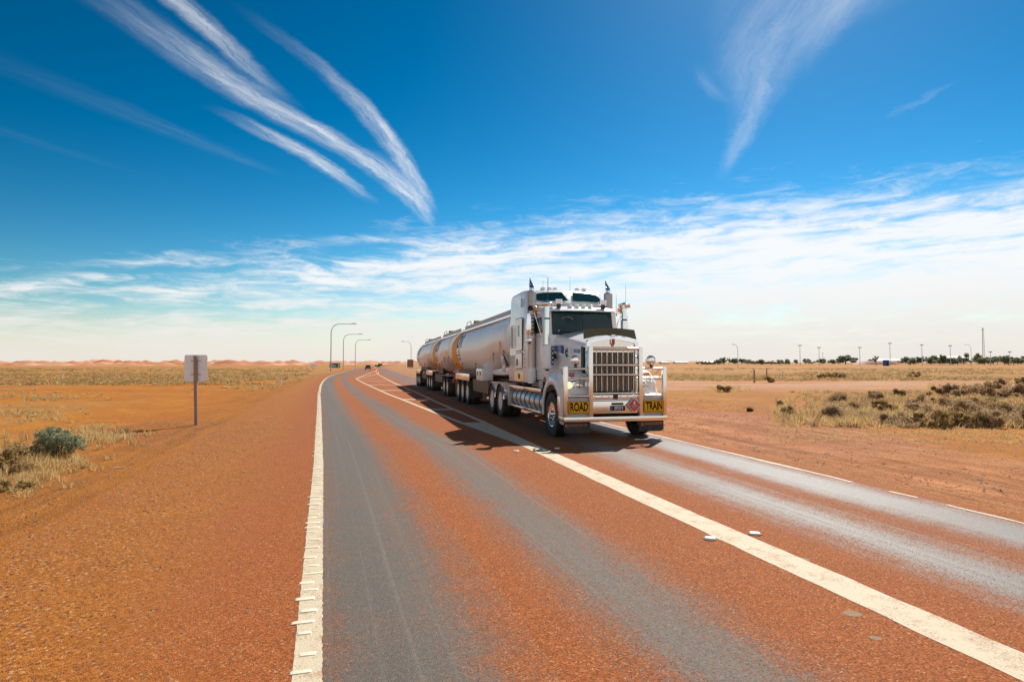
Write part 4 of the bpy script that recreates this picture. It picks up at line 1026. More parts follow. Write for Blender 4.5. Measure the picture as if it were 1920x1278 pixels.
# ------------------------------------------------------------------ the road train: three tank trailers and a dolly
def superell(hw, hh, cz, n=40, e=2.15):
    out = []
    for i in range(n):
        a = 2 * math.pi * i / n; c, s = math.cos(a), math.sin(a)
        out.append((hw * math.copysign(abs(c) ** (2 / e), c), cz + hh * math.copysign(abs(s) ** (2 / e), s)))
    return out
TOP = 3.52; HW = 1.225
def tank_ring(y, zb, k=1.0, d=0.0):
    hh = (TOP - zb) / 2; cz = (TOP + zb) / 2
    return [Vector((x, y, z)) for x, z in superell((HW + d) * k, (hh + d) * k, cz)]
def trailer(y0, y1, zb_fn, label, axles, org):
    """tank from y0 to y1 in train coordinates; the Empty sits under the first axle"""
    e = tag(empty('tank_trailer', train_point(org), PSI), label, 'tank trailer', 'tank trailers of the road train')
    o = org; T = {}
    L = lambda y: y - o
    ys = [y0 + (y1 - y0) * k / 24 for k in range(25)]
    b = MB(); rings = []
    for k, dd in ((.30, -.26), (.62, -.22), (.84, -.14), (.95, -.06)): rings.append(tank_ring(L(y0) + dd + .26, zb_fn(y0), k))
    rings += [tank_ring(L(y) + (.26 if y == y0 else (-.26 if y == y1 else 0)), zb_fn(y)) for y in ys]
    for k, dd in ((.95, .06), (.84, .14), (.62, .22), (.30, .26)): rings.append(tank_ring(L(y1) + dd - .26, zb_fn(y1), k))
    b.loft(rings); T['shell'] = b.build('tank', 'tank_paint', e, smooth=60)
    # weld seams
    for k in range(1, 5):
        y = y0 + (y1 - y0) * k / 5
        b = MB(); b.loft([tank_ring(L(y) - .012, zb_fn(y), 1, .0015), tank_ring(L(y), zb_fn(y), 1, .004), tank_ring(L(y) + .012, zb_fn(y), 1, .0015)], caps=False); b.build('weld_seam', 'tank_paint', T['shell'], smooth=60)
    # spill coaming on top
    for s in (-1, 1):
        b = MB(); b.span(s * .50, s * .525, L(y0) + .35, L(y1) - .3, TOP - .12, TOP + .13); cm = b.build('spill_coaming', 'grey_alloy', e, bev=.004, seg=1)
        b = MB(); b.cyl((s * .512, L(y0) + .35, TOP + .135), (s * .512, L(y1) - .3, TOP + .135), .02, n=8); b.build('top_rail', 'brushed_alloy', cm)
    for s in (-1, 1):
        b = MB(); b.prism([(s * .60, TOP - .03), (s * .92, TOP - .225), (s * .905, TOP - .25), (s * .60, TOP - .07)], 'y', L(y0) + .30, L(y1) - .28); b.build('shoulder_flare', 'tank_paint', e)
    b = MB(); b.span(-.49, .49, L(y0) + .36, L(y1) - .31, TOP - .06, TOP + .01); b.build('walkway', 'grey_alloy', e)
    n = max(2, int((y1 - y0) / 2.4))
    for k in range(n):
        y = L(y0) + (y1 - y0) * (k + .5) / n
        b = MB(); b.lathe([(.28, TOP), (.28, TOP + .10), (.25, TOP + .13), (.0, TOP + .15)], (0, y, 0), (0, 0, 1), 20); b.build('hatch', 'brushed_alloy', e)
    # frame under the tank
    b = MB()
    for s in (-1, 1): b.span(s * .42, s * .52, L(y0) + .6, L(y1) - .3, .98, 1.20)
    for y in axles: b.span(-.42, .42, L(y) - .12, L(y) + .12, 1.0, 1.18)
    b.build('frame', 'dark_steel', e)
    for s in (-1, 1):
        b = MB()
        ya, yb = max(y0 + .8, axles[0] - 3.2), y1 - .3
        b.prism([(L(ya), 1.15), (L(yb), 1.15), (L(yb), 1.62), (L(ya), 1.62)], 'x', s * .80, s * .84); b.build('cradle', 'brown_dusty_steel', e)
    for y in axles: duals(e, L(y))
    for s in (-1, 1):
        b = MB(); b.span(s * .62, s * .70, L(axles[0]) - .5, L(axles[-1]) + .5, .62, .80); b.build('spring_pack', 'dark_steel', e)
        b = MB(); b.prism([(L(axles[0]) - .62, 1.02), (L(axles[-1]) + .62, 1.02), (L(axles[-1]) + .62, 1.32), (L(axles[0]) - .62, 1.32)], 'x', s * 1.19, s * 1.225)
        va = b.build('valance', 'polished_alloy', e, bev=.01)
        b = MB(); b.span(s * .58, s * 1.19, L(axles[0]) - .62, L(axles[-1]) + .62, 1.17, 1.20); b.build('mudguard_top', 'dark_steel', va)
        b = MB(); b.span(s * .62, s * 1.2, L(axles[-1]) + .66, L(axles[-1]) + .685, .28, 1.15); b.build('mudflap', 'orange_paint' if s < 0 and axles[-1] < 17 else 'rubber', e)
        b = MB(); b.span(s * .62, s * 1.2, L(axles[0]) - .70, L(axles[0]) - .67, .30, 1.02); b.build('mudflap', 'rubber', e)
    # orange band round the rear
    if y1 < 30:
        bw = 1.75
        b = MB(); yy = [y1 - .27 - bw + bw * k / 6 for k in range(7)]
        b.loft([tank_ring(L(y), zb_fn(y), 1, .004) for y in yy] + [tank_ring(L(y1) + dd - .26, zb_fn(y1), k, .004) for k, dd in ((.95, .06), (.84, .14))], caps=False); b.build('orange_band', 'orange_paint', e, smooth=60)
    # company mark on the flank
    yl = y1 - (2.55 if y1 < 30 else 1.9)
    def on_tank(u, z, d=.006):
        zb = zb_fn(yl); hh = (TOP - zb) / 2; cz = (TOP + zb) / 2
        k = max(0.0, 1 - abs((z - cz) / hh) ** 2.15) ** (1 / 2.15)
        return (-(HW * k + d), L(yl) - u, z)
    S = 1.0
    mk = lettering('fleet_mark', 'IOR', .92, 'ink_blue', e, lambda u, v: on_tank(u * 1.15, 2.78 + v * .95), bold=.022, shear=.25)
    lettering('fleet_text', 'FUEL', .24, 'ink_black', mk, lambda u, v: on_tank(u + .25, 2.33 + v))
    b = MB(); plate(b, [(-.62, -.022), (.55, -.022), (.55, .022), (-.62, .022)], lambda u, v, d: on_tank(u, 2.16 + v, .004 + d), .003); b.build('fleet_rule', 'ink_black', mk)
    lettering('fleet_text', 'PETROLEUM', .20, 'ink_black', mk, lambda u, v: on_tank(u, 1.98 + v))
    # valves, hoses and outlets along the belly
    for k, y in enumerate((y0 + .9, y0 + 2.6, (y0 + y1) / 2, y1 - 2.9, y1 - 1.0)):
        zb = zb_fn(y); z = zb + .52
        hh = (TOP - zb) / 2; cz = (TOP + zb) / 2; kx = max(0, 1 - abs((z - cz) / hh) ** 2.15) ** (1 / 2.15) * HW
        b = MB(); b.lathe([(.03, 0), (.045, .02), (.045, .05), (0, .06)], (-kx + .01, L(y), z), (-1, 0, 0), 10); b.tube([(-kx - .03, L(y), z), (-kx - .02, L(y) + .05, z - .14), (-kx + .03, L(y) + .12, z - .27)], .012, 6); b.build('side_marker', 'red_lens', e)
    # handrail hoop and valve gear at the rear top
    b = MB(); yr = L(y1)
    b.tube([(-.5, yr - 2.1, TOP + .0), (-.5, yr - 1.9, TOP + .33), (-.5, yr - .8, TOP + .31), (-.5, yr - .55, TOP + .0)], .022, 8); b.build('hand_rail', 'brushed_alloy', e)
    b = MB(); b.tube([(.5, yr - 2.1, TOP + .0), (.5, yr - 1.9, TOP + .33), (.5, yr - .8, TOP + .31), (.5, yr - .55, TOP + .0)], .022, 8); b.build('hand_rail', 'brushed_alloy', e)
    b = MB(); b.loft([[Vector((sx * .42, yr - 2.35 + sy * w, z)) for sx, sy in ((-1, -1), (1, -1), (1, 1), (-1, 1))] for w, z in ((.18, TOP + .0), (.16, TOP + .28), (.08, TOP + .33))]); b.build('valve_box', 'brown_dusty_steel', e, bev=.02)
    # yellow reflective tab
    b = MB(); plate(b, rrect(.10, .42, .02), lambda u, v, d: (-HW - .004 - d, L(y0) + 1.1 + u, 2.28 + v), .005); b.build('reflector_tab', 'sign_yellow', e)
    return e, L
def lerp(a, b, t): t = max(0, min(1, t)); t = t * t * (3 - 2 * t); return a + (b - a) * t
t1, L1 = trailer(4.55, 17.45, lambda y: lerp(1.62, 1.24, (y - 6.6) / 3.0), 'leading tank trailer of the road train, coupled right behind the sleeper cab', (12.4, 13.75, 15.1), 13.75)
t2, L2 = trailer(18.2, 26.5, lambda y: lerp(1.60, 1.26, (y - 21.2) / 2.0), 'middle tank trailer of the road train, between the other two tanks', (27.0, 28.35, 29.7), 28.35)
t3, L3 = trailer(27.2, 39.0, lambda y: lerp(1.60, 1.26, (y - 31.0) / 2.5), 'rearmost tank trailer of the road train, farthest from the cab', (36.0, 37.35, 38.7), 37.35)
# long tail frame of the middle trailer reaches under the rear tank
for t, L, ya, yb in ((t2, L2, 25.8, 30.5),):
    b = MB()
    for s in (-1, 1): b.span(s * .38, s * .50, L(ya), L(yb), .95, 1.18)
    b.build('tail_frame', 'dark_steel', t)
    b = MB(); b.prism([(-.45, L(27.7)), (.45, L(27.7)), (.5, L(28.4)), (.3, L(29)), (-.3, L(29)), (-.5, L(28.4))], 'z', 1.22, 1.30); b.build('fifth_wheel', 'dark_steel', t)
# kingpin plates
for t, L, y in ((t1, L1, 6.4), (t2, L2, 19.75), (t3, L3, 28.35)):
    b = MB(); b.span(-.55, .55, L(y) - 1.3, L(y) + 1.2, 1.31, 1.40); b.span(-.5, .5, L(y) - 1.2, L(y) + 1.0, 1.40, 1.66); b.build('kingpin_plate', 'red_paint', t, bev=.01)
# leading trailer: placard board, door box, landing legs, belly skirt
b = MB(); plate(b, [(5.15, 1.98), (5.55, 2.0), (5.15, 1.42), (4.72, 1.40), ][::-1], lambda u, v, d: (-1.20 + (v - 1.7) * .06 - d, L1(u), v), .02)
pb = b.build('placard_board', 'placard_white', t1)
diamond(t1, None, .15, lambda u, v, d: (-1.222 - d - .0, L1(5.16) - u * .9, 1.78 + v))
for k in range(5):
    b = MB(); b.span(-1.235, -1.222, L1(4.78 + k * .012), L1(5.12 + k * .03), 1.445 + k * .032, 1.455 + k * .032); b.build('placard_rule', 'ink_black', pb)
b = MB(); b.prism([(L1(4.75), 1.40), (L1(7.6), 1.34), (L1(9.0), 1.36), (L1(8.6), 1.50), (L1(6.6), 1.60), (L1(4.75), 1.66)], 'x', -.86, -.80); b.build('neck_gusset', 'tank_paint', t1, bev=.01)
b = MB(); b.tube([(-1.16, L1(5.35), 2.02), (-1.2, L1(4.9), 1.86), (-1.2, L1(4.6), 1.70)], .03, 8); b.build('drain_pipe', 'dark_steel', t1)
b = MB(); b.span(-1.2, -.78, L1(8.85), L1(10.1), 1.10, 1.56); bx = b.build('valve_locker', 'white_paint', t1, bev=.012)
for y in (9.16, 9.79):
    b = MB(); b.span(-1.215, -1.2, L1(y) - .28, L1(y) + .28, 1.13, 1.53); dd = b.build('locker_door', 'white_paint', bx, bev=.006)
    b = MB(); b.span(-1.235, -1.215, L1(y) - .05, L1(y) + .03, 1.30, 1.46); b.build('latch', 'black_plastic', bx, bev=.006)
for s in (-1, 1):
    b = MB(); b.span(s * .70, s * .84, L1(10.5), L1(10.64), .30, 1.2); b.span(s * .62, s * .92, L1(10.42), L1(10.72), .26, .30); b.build('landing_leg', 'brown_dusty_steel', t1)
    b = MB(); b.prism([(L1(8.3), .62), (L1(11.5), .62), (L1(11.6), 1.12), (L1(8.3), 1.12)], 'x', s * 1.05, s * 1.09); b.build('side_guard', 'brown_dusty_steel', t1, bev=.01)
    for y in (8.5, 9.5, 10.5, 11.3):
        b = MB(); b.span(s * .5, s * 1.05, L1(y) - .03, L1(y) + .03, .78, .88); b.build('guard_arm', 'dark_steel', t1)
b = MB(); b.span(-1.18, 1.18, L1(16.9), L1(17.05), .78, .98); rf = b.build('rear_bumper', 'red_paint', t1, bev=.01)
for x in (-1.02, -.8, .8, 1.02):
    b = MB(); b.lathe([(.065, 0), (.065, .02), (0, .03)], (x, L1(17.05), .88), (0, 1, 0), 14); b.build('tail_lamp', 'red_lens', rf)
b = MB(); b.tube([(-1.1, L1(16.6), 1.2), (-1.14, L1(16.6), .95), (-1.1, L1(16.75), .85)], .03, 8); b.tube([(-1.14, L1(16.2), 1.34), (-1.14, L1(16.85), 1.34), (-1.14, L1(16.85), .95)], .03, 8); b.build('rear_frame', 'red_paint', t1)
# side guards of the others
for t, L, ya, yb in ((t2, L2, 21.6, 26.0), (t3, L3, 31.0, 35.0)):
    for s in (-1, 1):
        b = MB(); b.prism([(L(ya), .66), (L(yb), .66), (L(yb), 1.14), (L(ya), 1.14)], 'x', s * 1.04, s * 1.08); b.build('side_guard', 'brown_dusty_steel', t, bev=.01)
        b = MB(); b.span(s * .70, s * .84, L(ya + .4), L(ya + .54), .30, 1.2); b.build('landing_leg', 'signal_white', t)
# converter dolly
dl = tag(empty('dolly', train_point(19.75), PSI), 'twin axle converter dolly coupled beneath the middle tank of the road train', 'trailer dolly')
for y in (-.68, .68): duals(dl, y)
b = MB()
for s in (-1, 1): b.span(s * .40, s * .52, -1.1, 1.2, .86, 1.08)
b.span(-.4, .4, -.1, .1, .88, 1.06); b.span(-.4, .4, 1.0, 1.15, .88, 1.06); b.span(-.4, .4, -1.1, -.9, .88, 1.06); b.build('frame', 'red_paint', dl, bev=.01)
for s in (-1, 1):
    b = MB(); b.tube([(s * .45, -1.0, .97), (s * .12, -2.55, .85), (0, -2.75, .84)], .06, 8); b.build('drawbar', 'red_paint', dl)
    b = MB(); b.span(s * .60, s * 1.2, -1.30, 1.30, 1.10, 1.13); b.build('mudguard', 'grey_alloy', dl, bev=.008)
    b = MB(); b.span(s * .62, s * 1.2, 1.32, 1.345, .30, 1.10); b.build('mudflap', 'rubber', dl)
b = MB(); b.prism([(-.45, -.5), (.45, -.5), (.5, 0), (.3, .6), (-.3, .6), (-.5, 0)], 'z', 1.22, 1.30); b.span(-.35, .35, -.3, .3, 1.06, 1.22); b.build('turntable', 'dark_steel', dl)
# ------------------------------------------------------------------ roadside furniture
def place(px, py): 
    p = ground_at(px, py); p.z = ground_z(p.x, p.y); return p
def far(px, d):
    x = (px - 960) / FPX * d; return Vector((x, d, ground_z(x, d)))
# square sign seen from behind
p = place(371, 797); sg = tag(empty('road_sign', p, R(6)), 'square grey road sign seen from behind, on a wooden post left of the road', 'road sign')
b = MB(); b.box((-.035, 0, .95), (.082, .07, 2.0), (0, R(-1.8), 0)); b.build('post', 'rusty_post', sg, bev=.006)
b = MB(); plate(b, rrect(.62, .74, .05), lambda u, v, d: (-.065 + u, .045 + d, 1.60 + v), .004); pn = b.build('panel', 'sign_back', sg)
for z in (1.42, 1.80):
    b = MB(); b.span(-.20, .08, .037, .046, z - .02, z + .02); b.build('bracket', 'galvanised', sg)
# street lamps
def street_lamp(px, d, top_y, arm, label, group='street lamps at the junction'):
    q = far(px, d); H = CAM_H + (HOR - top_y) / FPX * d - q.z
    e = tag(empty('street_lamp', q), label, 'street lamp', group)
    s = 1 if arm > 0 else -1; L = abs(arm)
    b = MB(); path = [(0, 0, 0), (0, 0, H * .4), (0, 0, H * .82), (s * .12, 0, H * .88), (s * .5, 0, H * .945), (s * 1.1, 0, H * .98), (s * 1.9, 0, H), (s * L, 0, H)]
    b.tube(path, [.15, .13, .11, .10, .095, .09, .08, .07], 8); b.build('pole', 'galvanised', e)
    b = MB(); b.loft([[Vector((s * (L + x), sy * w, H + z)) for sy, z in ((-1, -.02), (1, -.02), (.7, .16), (-.7, .16))] for x, w in ((-.1, .10), (.2, .22), (.8, .24), (1.15, .10))]); b.build('lamp_head', 'dark_steel', e, bev=.02)
    b = MB(); b.lathe([(.22, 0), (.22, .05), (.17, .07)], (0, 0, 0), (0, 0, 1), 10); b.build('base_flange', 'galvanised', e)
    return e
street_lamp(620.5, 154, 607, 5.2, 'tallest looking curved street lamp, left of the road above the green sign')
street_lamp(643.8, 206, 626.5, 5.2, 'second curved street lamp from the left, just right of the green sign')
street_lamp(666.3, 252, 637, 5.2, 'third and farthest curved street lamp on the left side of the road')
street_lamp(770.8, 269, 640, -3.2, 'curved street lamp right of the road, arm pointing left, near the last trailer')
street_lamp(1383.3, 290, 645.6, -1.6, 'thin curved lamp standing alone on the plain right of the truck')
street_lamp(1820.8, 420, 646.5, -3.0, 'curved lamp near the lattice tower at far right', 'street lamps at the junction')
# direction board, green
q = far(628, 214); gs = tag(empty('direction_sign', q, R(4)), 'green direction sign with white arrow at the foot of the street lamps', 'road sign')
z0 = CAM_H + (HOR - 689.2) / FPX * 214 - q.z; z1 = CAM_H + (HOR - 680.6) / FPX * 214 - q.z
b = MB(); plate(b, rrect(3.6, z1 - z0, .12), lambda u, v, d: (u, -d, (z0 + z1) / 2 + v), .05); b.build('panel', 'sign_green', gs)
zc_ = (z0 + z1) / 2
for u0, u1, v, h in ((-1.35, -.2, .25, .16), (-1.35, .5, -.05, .16), (-1.35, .2, -.38, .13)):
    b = MB(); plate(b, rrect(u1 - u0, h, .04), lambda u, w, d: ((u0 + u1) / 2 + u, -.05 - d, zc_ + v + w), .01); b.build('legend_line', 'signal_white', gs)
b = MB(); plate(b, [(1.0, .55), (1.3, .55), (1.66, 0), (1.3, -.55), (1.0, -.55), (1.35, 0)], lambda u, v, d: (u, -.05 - d, zc_ + v), .01); b.build('chevron', 'signal_white', gs)
for x in (-1.3, 1.3):
    b = MB(); b.cyl((x, .06, 0), (x, .06, z1), .05, n=8); b.build('post', 'galvanised', gs)
def back_sign(px, py0, py1, w, d, label, material, name='road_sign'):
    q = far(px, d); e = tag(empty(name, q, R(4)), label, 'road sign')
    z0, z1 = (CAM_H + (HOR - y) / FPX * d - q.z for y in (py1, py0))
    b = MB(); plate(b, rrect(w, z1 - z0, .06), lambda u, v, k: (u, -k, (z0 + z1) / 2 + v), .03); b.build('panel', material, e)
    for x in ((-w * .3, w * .3) if w > 1.5 else (0,)):
        b = MB(); b.cyl((x, .05, 0), (x, .05, z1 - .05), .045, n=8); b.build('post', 'galvanised', e)
    return e
back_sign(588, 682, 691, 1.15, 160, 'small pale grey sign seen from behind, left of the green direction sign', 'sign_back')
back_sign(769.5, 673.8, 688.3, 2.5, 250, 'large brown board seen from behind, right of the road by the last trailer', 'brown_dusty_steel')
# guide posts
def guide_post(px, py, h, label, mt='signal_white', w=.10, group='white guide posts', name='guide_post'):
    q = place(px, py); e = tag(empty(name, q, random.uniform(-.2, .2)), label, 'post', group)
    b = MB(); b.loft([[Vector((sx * w / 2 * k, sy * .03 * k, z)) for sx, sy in ((-1, -1), (1, -1), (1, 1), (-1, 1))] for z, k in ((0, 1), (h * .97, .96), (h, .8))]); b.build('shaft', mt, e, bev=.006, seg=1)
    if mt == 'signal_white':
        b = MB(); b.box((0, -.032, h * .82), (w * .6, .006, .10)); b.build('reflector', 'red_lens', e)
    else:
        b = MB(); b.lathe([(w * .75, -.01), (w * .6, .03), (0, .04)], (0, 0, 0), (0, 0, 1), 8); b.build('footing', 'stone_red', e)
    return e
guide_post(528, 724, .78, 'white guide post on the left verge, between the square sign and the lamps')
guide_post(118.5, 712, .62, 'short white peg alone on the plain at far left')
guide_post(611, 693, .9, 'white guide post at the foot of the first street lamp')
guide_post(1413.6, 717, 1.25, 'taller rusty post of the pair standing right of the truck', 'rusty_post', .15, 'rusty posts right of the truck', 'rusty_post')
guide_post(1437, 711.5, 1.2, 'shorter rusty post of the pair, the right one, beside a dark bush', 'rusty_post', .13, 'rusty posts right of the truck', 'rusty_post')
guide_post(1466.8, 709, .95, 'thin pale post right of the two rusty posts', 'galvanised', .09, None, 'marker_post')
# the distant car
q = far(690.3, 208); q.z = 0.0
car = tag(empty('car', q, R(13)), 'dark four wheel drive car driving away on the left lane', 'car')
def car_build(e):
    b = MB(); prof = [(-2.3, .45), (-2.35, .75), (-2.25, 1.0), (-2.15, 1.05), (1.0, 1.08), (1.15, 1.05), (2.2, .95), (2.3, .7), (2.25, .45)]
    rings = [[Vector((x, y * k, .45 + (z - .45) * k2)) for y, z in prof] for x, k, k2 in ((-.93, .97, .93), (-.88, 1, 1), (.88, 1, 1), (.93, .97, .93))]
    b.loft(rings); body = b.build('body', 'car_paint', e, bev=.03)
    b = MB(); pr = [(-2.1, 1.04), (-1.95, 1.6), (-1.85, 1.66), (.15, 1.68), (.35, 1.62), (1.0, 1.06)]
    b.loft([[Vector((x, y, z)) for y, z in pr] for x in (-.76, -.70, .70, .76)]); b.build('cabin', 'car_paint', e, bev=.03)
    b = MB(); b.add([(-.62, -2.10, 1.12), (.62, -2.10, 1.12), (.56, -1.985, 1.54), (-.56, -1.985, 1.54)], [(0, 1, 2, 3)]); b.build('rear_window', 'dark_glass', e)
    for s in (-1, 1):
        b = MB(); b.prism([(-1.85, 1.12), (-1.75, 1.54), (.2, 1.56), (.75, 1.12)], 'x', s * .757, s * .772); b.build('side_window', 'dark_glass', e)
        b = MB(); b.box((s * .80, -2.345, .84), (.16, .03, .22)); b.build('tail_lamp', 'red_lens', e)
        for y in (-1.4, 1.45):
            b = MB(); b.lathe([(.2, -.11), (.36, -.11), (.38, -.07), (.38, .07), (.36, .11), (.2, .11)], (s * .83, y, .38), (1, 0, 0), 20); wh = b.build('wheel', 'rubber', e)
            b = MB(); b.lathe([(.21, 0), (.2, .03), (.05, .04), (0, .04)], (s * .92, y, .38), (s, 0, 0), 16); b.build('rim', 'brushed_alloy', wh)
    b = MB(); b.box((0, -2.36, .52), (1.8, .1, .2)); b.build('bumper', 'black_plastic', e, bev=.02)
    b = MB(); b.box((0, -2.365, .80), (.38, .01, .11)); b.build('number_plate', 'signal_white', e)
car_build(car)

# ------------------------------------------------------------------ far terrain: spoil mounds on the left skyline
def mound_material():
    m, t, b = principled('spoil')
    a = t.new('ShaderNodeAttribute'); a.attribute_name = 'tone'; v = t.new('ShaderNodeTexCoord').outputs['Object']
    n = t.noise(v, .12, 5, .65); f = t.m('ADD', t.m('MULTIPLY', a.outputs['Fac'], .65), t.m('MULTIPLY', n, .4), clamp=True)
    c = t.mix(t.rng(f, .15, .55), (.38, .115, .035), (.52, .22, .10)); c = t.mix(t.rng(f, .62, .98), c, (.66, .42, .28))
    t.l.new(c, b.inputs['Base Color']); b.inputs['Roughness'].default_value = .95
    bump(t, b, t.noise(v, .6, 6, .7), .6, .6)
mound_material()
def mounds(name, x0, x1, y0, y1, n, hr, seed, step=3.0):
    rnd = random.Random(seed); C = []
    for k in range(n):
        x, y = rnd.uniform(x0, x1), rnd.uniform(y0, y1); h = rnd.uniform(*hr) * (.5 + .6 * rnd.random()); C.append((x, y, h, h * rnd.uniform(1.9, 3.4), rnd.random()))
    C = np.array(C); nx, ny = int((x1 - x0) / step) + 1, int((y1 - y0) / (step * 1.6)) + 1
    V = []; tone = []
    for j in range(ny):
        for i in range(nx):
            x, y = x0 + (x1 - x0) * i / (nx - 1), y0 + (y1 - y0) * j / (ny - 1)
            d = np.hypot(C[:, 0] - x, (C[:, 1] - y)); hh = C[:, 2] * (1 - d / C[:, 3]); k = int(np.argmax(hh)); h = hh[k]
            ed = min(1, i / 6, (nx - 1 - i) / 6, j / 4 + .0, (ny - 1 - j) / 3)
            nz = fbm(x, y, 14, 4, seed * .37) + .8 * fbm(x, y, 60, 2, seed * .21)
            z = ground_z(x, y) - .4 + (max(0, h) + .9 + .9 * nz) * max(0, ed)
            V.append((x, y, z)); tone.append(float(C[k, 4]) if h > 0.3 else .35 + .2 * nz)
    F = [(j * nx + i, j * nx + i + 1, (j + 1) * nx + i + 1, (j + 1) * nx + i) for j in range(ny - 1) for i in range(nx - 1)]
    me = bpy.data.meshes.new(name); me.from_pydata(V, [], F); me.attributes.new('tone', 'FLOAT', 'POINT').data.foreach_set('value', tone)
    me.materials.append(MATS['spoil'])
    for p in me.polygons: p.use_smooth = True
    return tag(link(bpy.data.objects.new(name, me)), kind='structure')
mounds('spoil_hills', -900, -205, 520, 760, 620, (2.5, 5.6), 11)
mounds('spoil_hills', -215, -40, 600, 800, 170, (1.5, 4.2), 12)
mounds('spoil_hills', -60, 330, 900, 1050, 50, (1.5, 4.0), 13, 5.0)
# red bank with a drain on the right
q0, q1 = far(1600, 560), far(1685, 560)
b = MB(); rings = []
for k in range(13):
    t = k / 12; x = q0.x + (q1.x - q0.x) * t; z = ground_z(x, 560); h = 3.3 * min(1, t * 3.2, (1 - t) * 9) + .25 * math.sin(9 * t)
    rings.append([Vector((x, 553, z - .3)), Vector((x, 556, z + h * .75)), Vector((x, 559, z + h)), Vector((x, 566, z + h)), Vector((x, 572, z - .3))])
b.loft(rings); tag(b.build('earth_bank', 'wall_rust', None, smooth=60), kind='structure')

# ------------------------------------------------------------------ skyline on the right: masts, tower, buildings, trees
def light_mast(px, d, top, label):
    q = far(px, d); H = CAM_H + (HOR - top) / FPX * d - q.z; e = tag(empty('light_mast', q), label, 'light mast', 'light masts on the right skyline')
    b = MB(); b.cyl((0, 0, 0), (0, 0, H), .26, .15, n=8); b.build('pole', 'galvanised', e)
    b = MB(); b.box((0, 0, H), (2.6, .25, .22)); b.build('crossarm', 'dark_steel', e)
    for x in (-1.0, 0, 1.0):
        b = MB(); b.box((x, -.1, H - .3), (.6, .4, .4)); b.build('floodlight', 'dark_steel', e, bev=.05)
    return e
for px, top, lab in ((1500, 647, 'first light mast right of the lone curved lamp on the skyline'), (1535.7, 651, 'second light mast right of the lone lamp, beside a short pole'),
                     (1612, 651, 'light mast above the left end of the red earth bank'), (1668.8, 643, 'tallest light mast, rising behind the small blue hut'),
                     (1728.6, 646, 'light mast next to the right of the blue hut one, over the trees'), (1781.8, 647.4, 'light mast over the white roof amid the trees'),
                     (1857, 659, 'short light mast just right of the lattice tower'), (1893, 659, 'rightmost light mast on the skyline')):
    light_mast(px, 480, top, lab)
q = far(1542.6, 480); e = tag(empty('utility_pole', q), 'short bare pole beside the second light mast on the skyline', 'pole')
H = CAM_H + (HOR - 660) / FPX * 480 - q.z
b = MB(); b.cyl((0, 0, 0), (0, 0, H), .16, .12, n=8); b.build('shaft', 'galvanised', e); b = MB(); b.box((0, 0, H - .8), (1.6, .12, .12)); b.build('crossarm', 'galvanised', e)
def tower():
    d = 620; q = far(1843.8, d); H = CAM_H + (HOR - 615.5) / FPX * d - q.z
    e = tag(empty('lattice_tower', q), 'tall lattice radio tower on the right skyline', 'tower')
    P3 = [(1.15 * math.cos(R(90 + 120 * k)), 1.15 * math.sin(R(90 + 120 * k))) for k in range(3)]
    for x, y in P3:
        b = MB(); b.cyl((x, y, 0), (x * .6, y * .6, H), .17, .12, n=6); b.build('leg', 'galvanised', e)
    n = 14
    for k in range(n):
        b = MB()
        for i in range(3):
            (xa, ya), (xb, yb) = P3[i], P3[(i + 1) % 3]; s0, s1 = 1 - .4 * k / n, 1 - .4 * (k + 1) / n
            b.cyl((xa * s0, ya * s0, H * k / n), (xb * s1, yb * s1, H * (k + 1) / n), .07, n=5); b.cyl((xa * s1, ya * s1, H * (k + 1) / n), (xb * s1, yb * s1, H * (k + 1) / n), .06, n=5)
        b.build('bracing', 'galvanised', e)
    b = MB(); b.lathe([(.5, H - 1.5), (.6, H - .8), (.6, H), (.2, H + .5), (0, H + 1.2)], (0, 0, 0), (0, 0, 1), 10); b.build('antenna', 'signal_white', e)
tower()
def building(px0, px1, d, wall_y, roof_y, wall, roof, label, depth=14):
    q0, q1 = far(px0, d), far(px1, d); w = q1.x - q0.x; e = tag(empty('shed', Vector(((q0.x + q1.x) / 2, d, q0.z))), label, 'building', 'low buildings on the skyline')
    zw = CAM_H + (HOR - wall_y) / FPX * d - q0.z; zr = CAM_H + (HOR - roof_y) / FPX * d - q0.z
    b = MB(); b.span(-w / 2, w / 2, 0, depth, -.5, zw); wl = b.build('wall', wall, e)
    b = MB(); b.prism([(-.5, zw), (depth / 2, zr), (depth + .5, zw), (depth + .5, zw - .15), (depth / 2, zr - .2), (-.5, zw - .15)], 'x', -w / 2 - .6, w / 2 + .6); b.build('roof', roof, e)
    n = max(2, int(w / 6))
    for k in range(n):
        x = -w / 2 + w * (k + .5) / n; b = MB(); b.span(x - .8, x + .8, -.05, 0.02, zw * .35, zw * .8); b.build('window' if k else 'door', 'dark_glass', e)
    return e
building(1756, 1812, 640, 671, 667.5, 'wall_cream', 'roof_white', 'long white roofed building among the trees left of the tower')
building(1640, 1690, 660, 676, 672.5, 'wall_cream', 'roof_white', 'pale low building behind the red earth bank')
building(1416, 1472, 600, 678.5, 676.0, 'wall_rust', 'wall_rust', 'rusty low shed right of the lone curved lamp')
building(1268, 1290, 640, 679.2, 677.6, 'wall_cream', 'roof_white', 'small white roofed building just right of the bullbar')
building(1242, 1256, 600, 679.4, 678.0, 'wall_cream', 'roof_white', 'tiny white roofed hut next to the truck on the skyline')
building(1322, 1342, 560, 678.8, 676.4, 'wall_rust', 'roof_white', 'small rusty walled hut left of the tree row')
q = far(1663, 470); e = tag(empty('blue_hut', q), 'small bright blue hut in front of the red earth bank', 'hut')
hz = CAM_H + (HOR - 674.5) / FPX * 470 - q.z
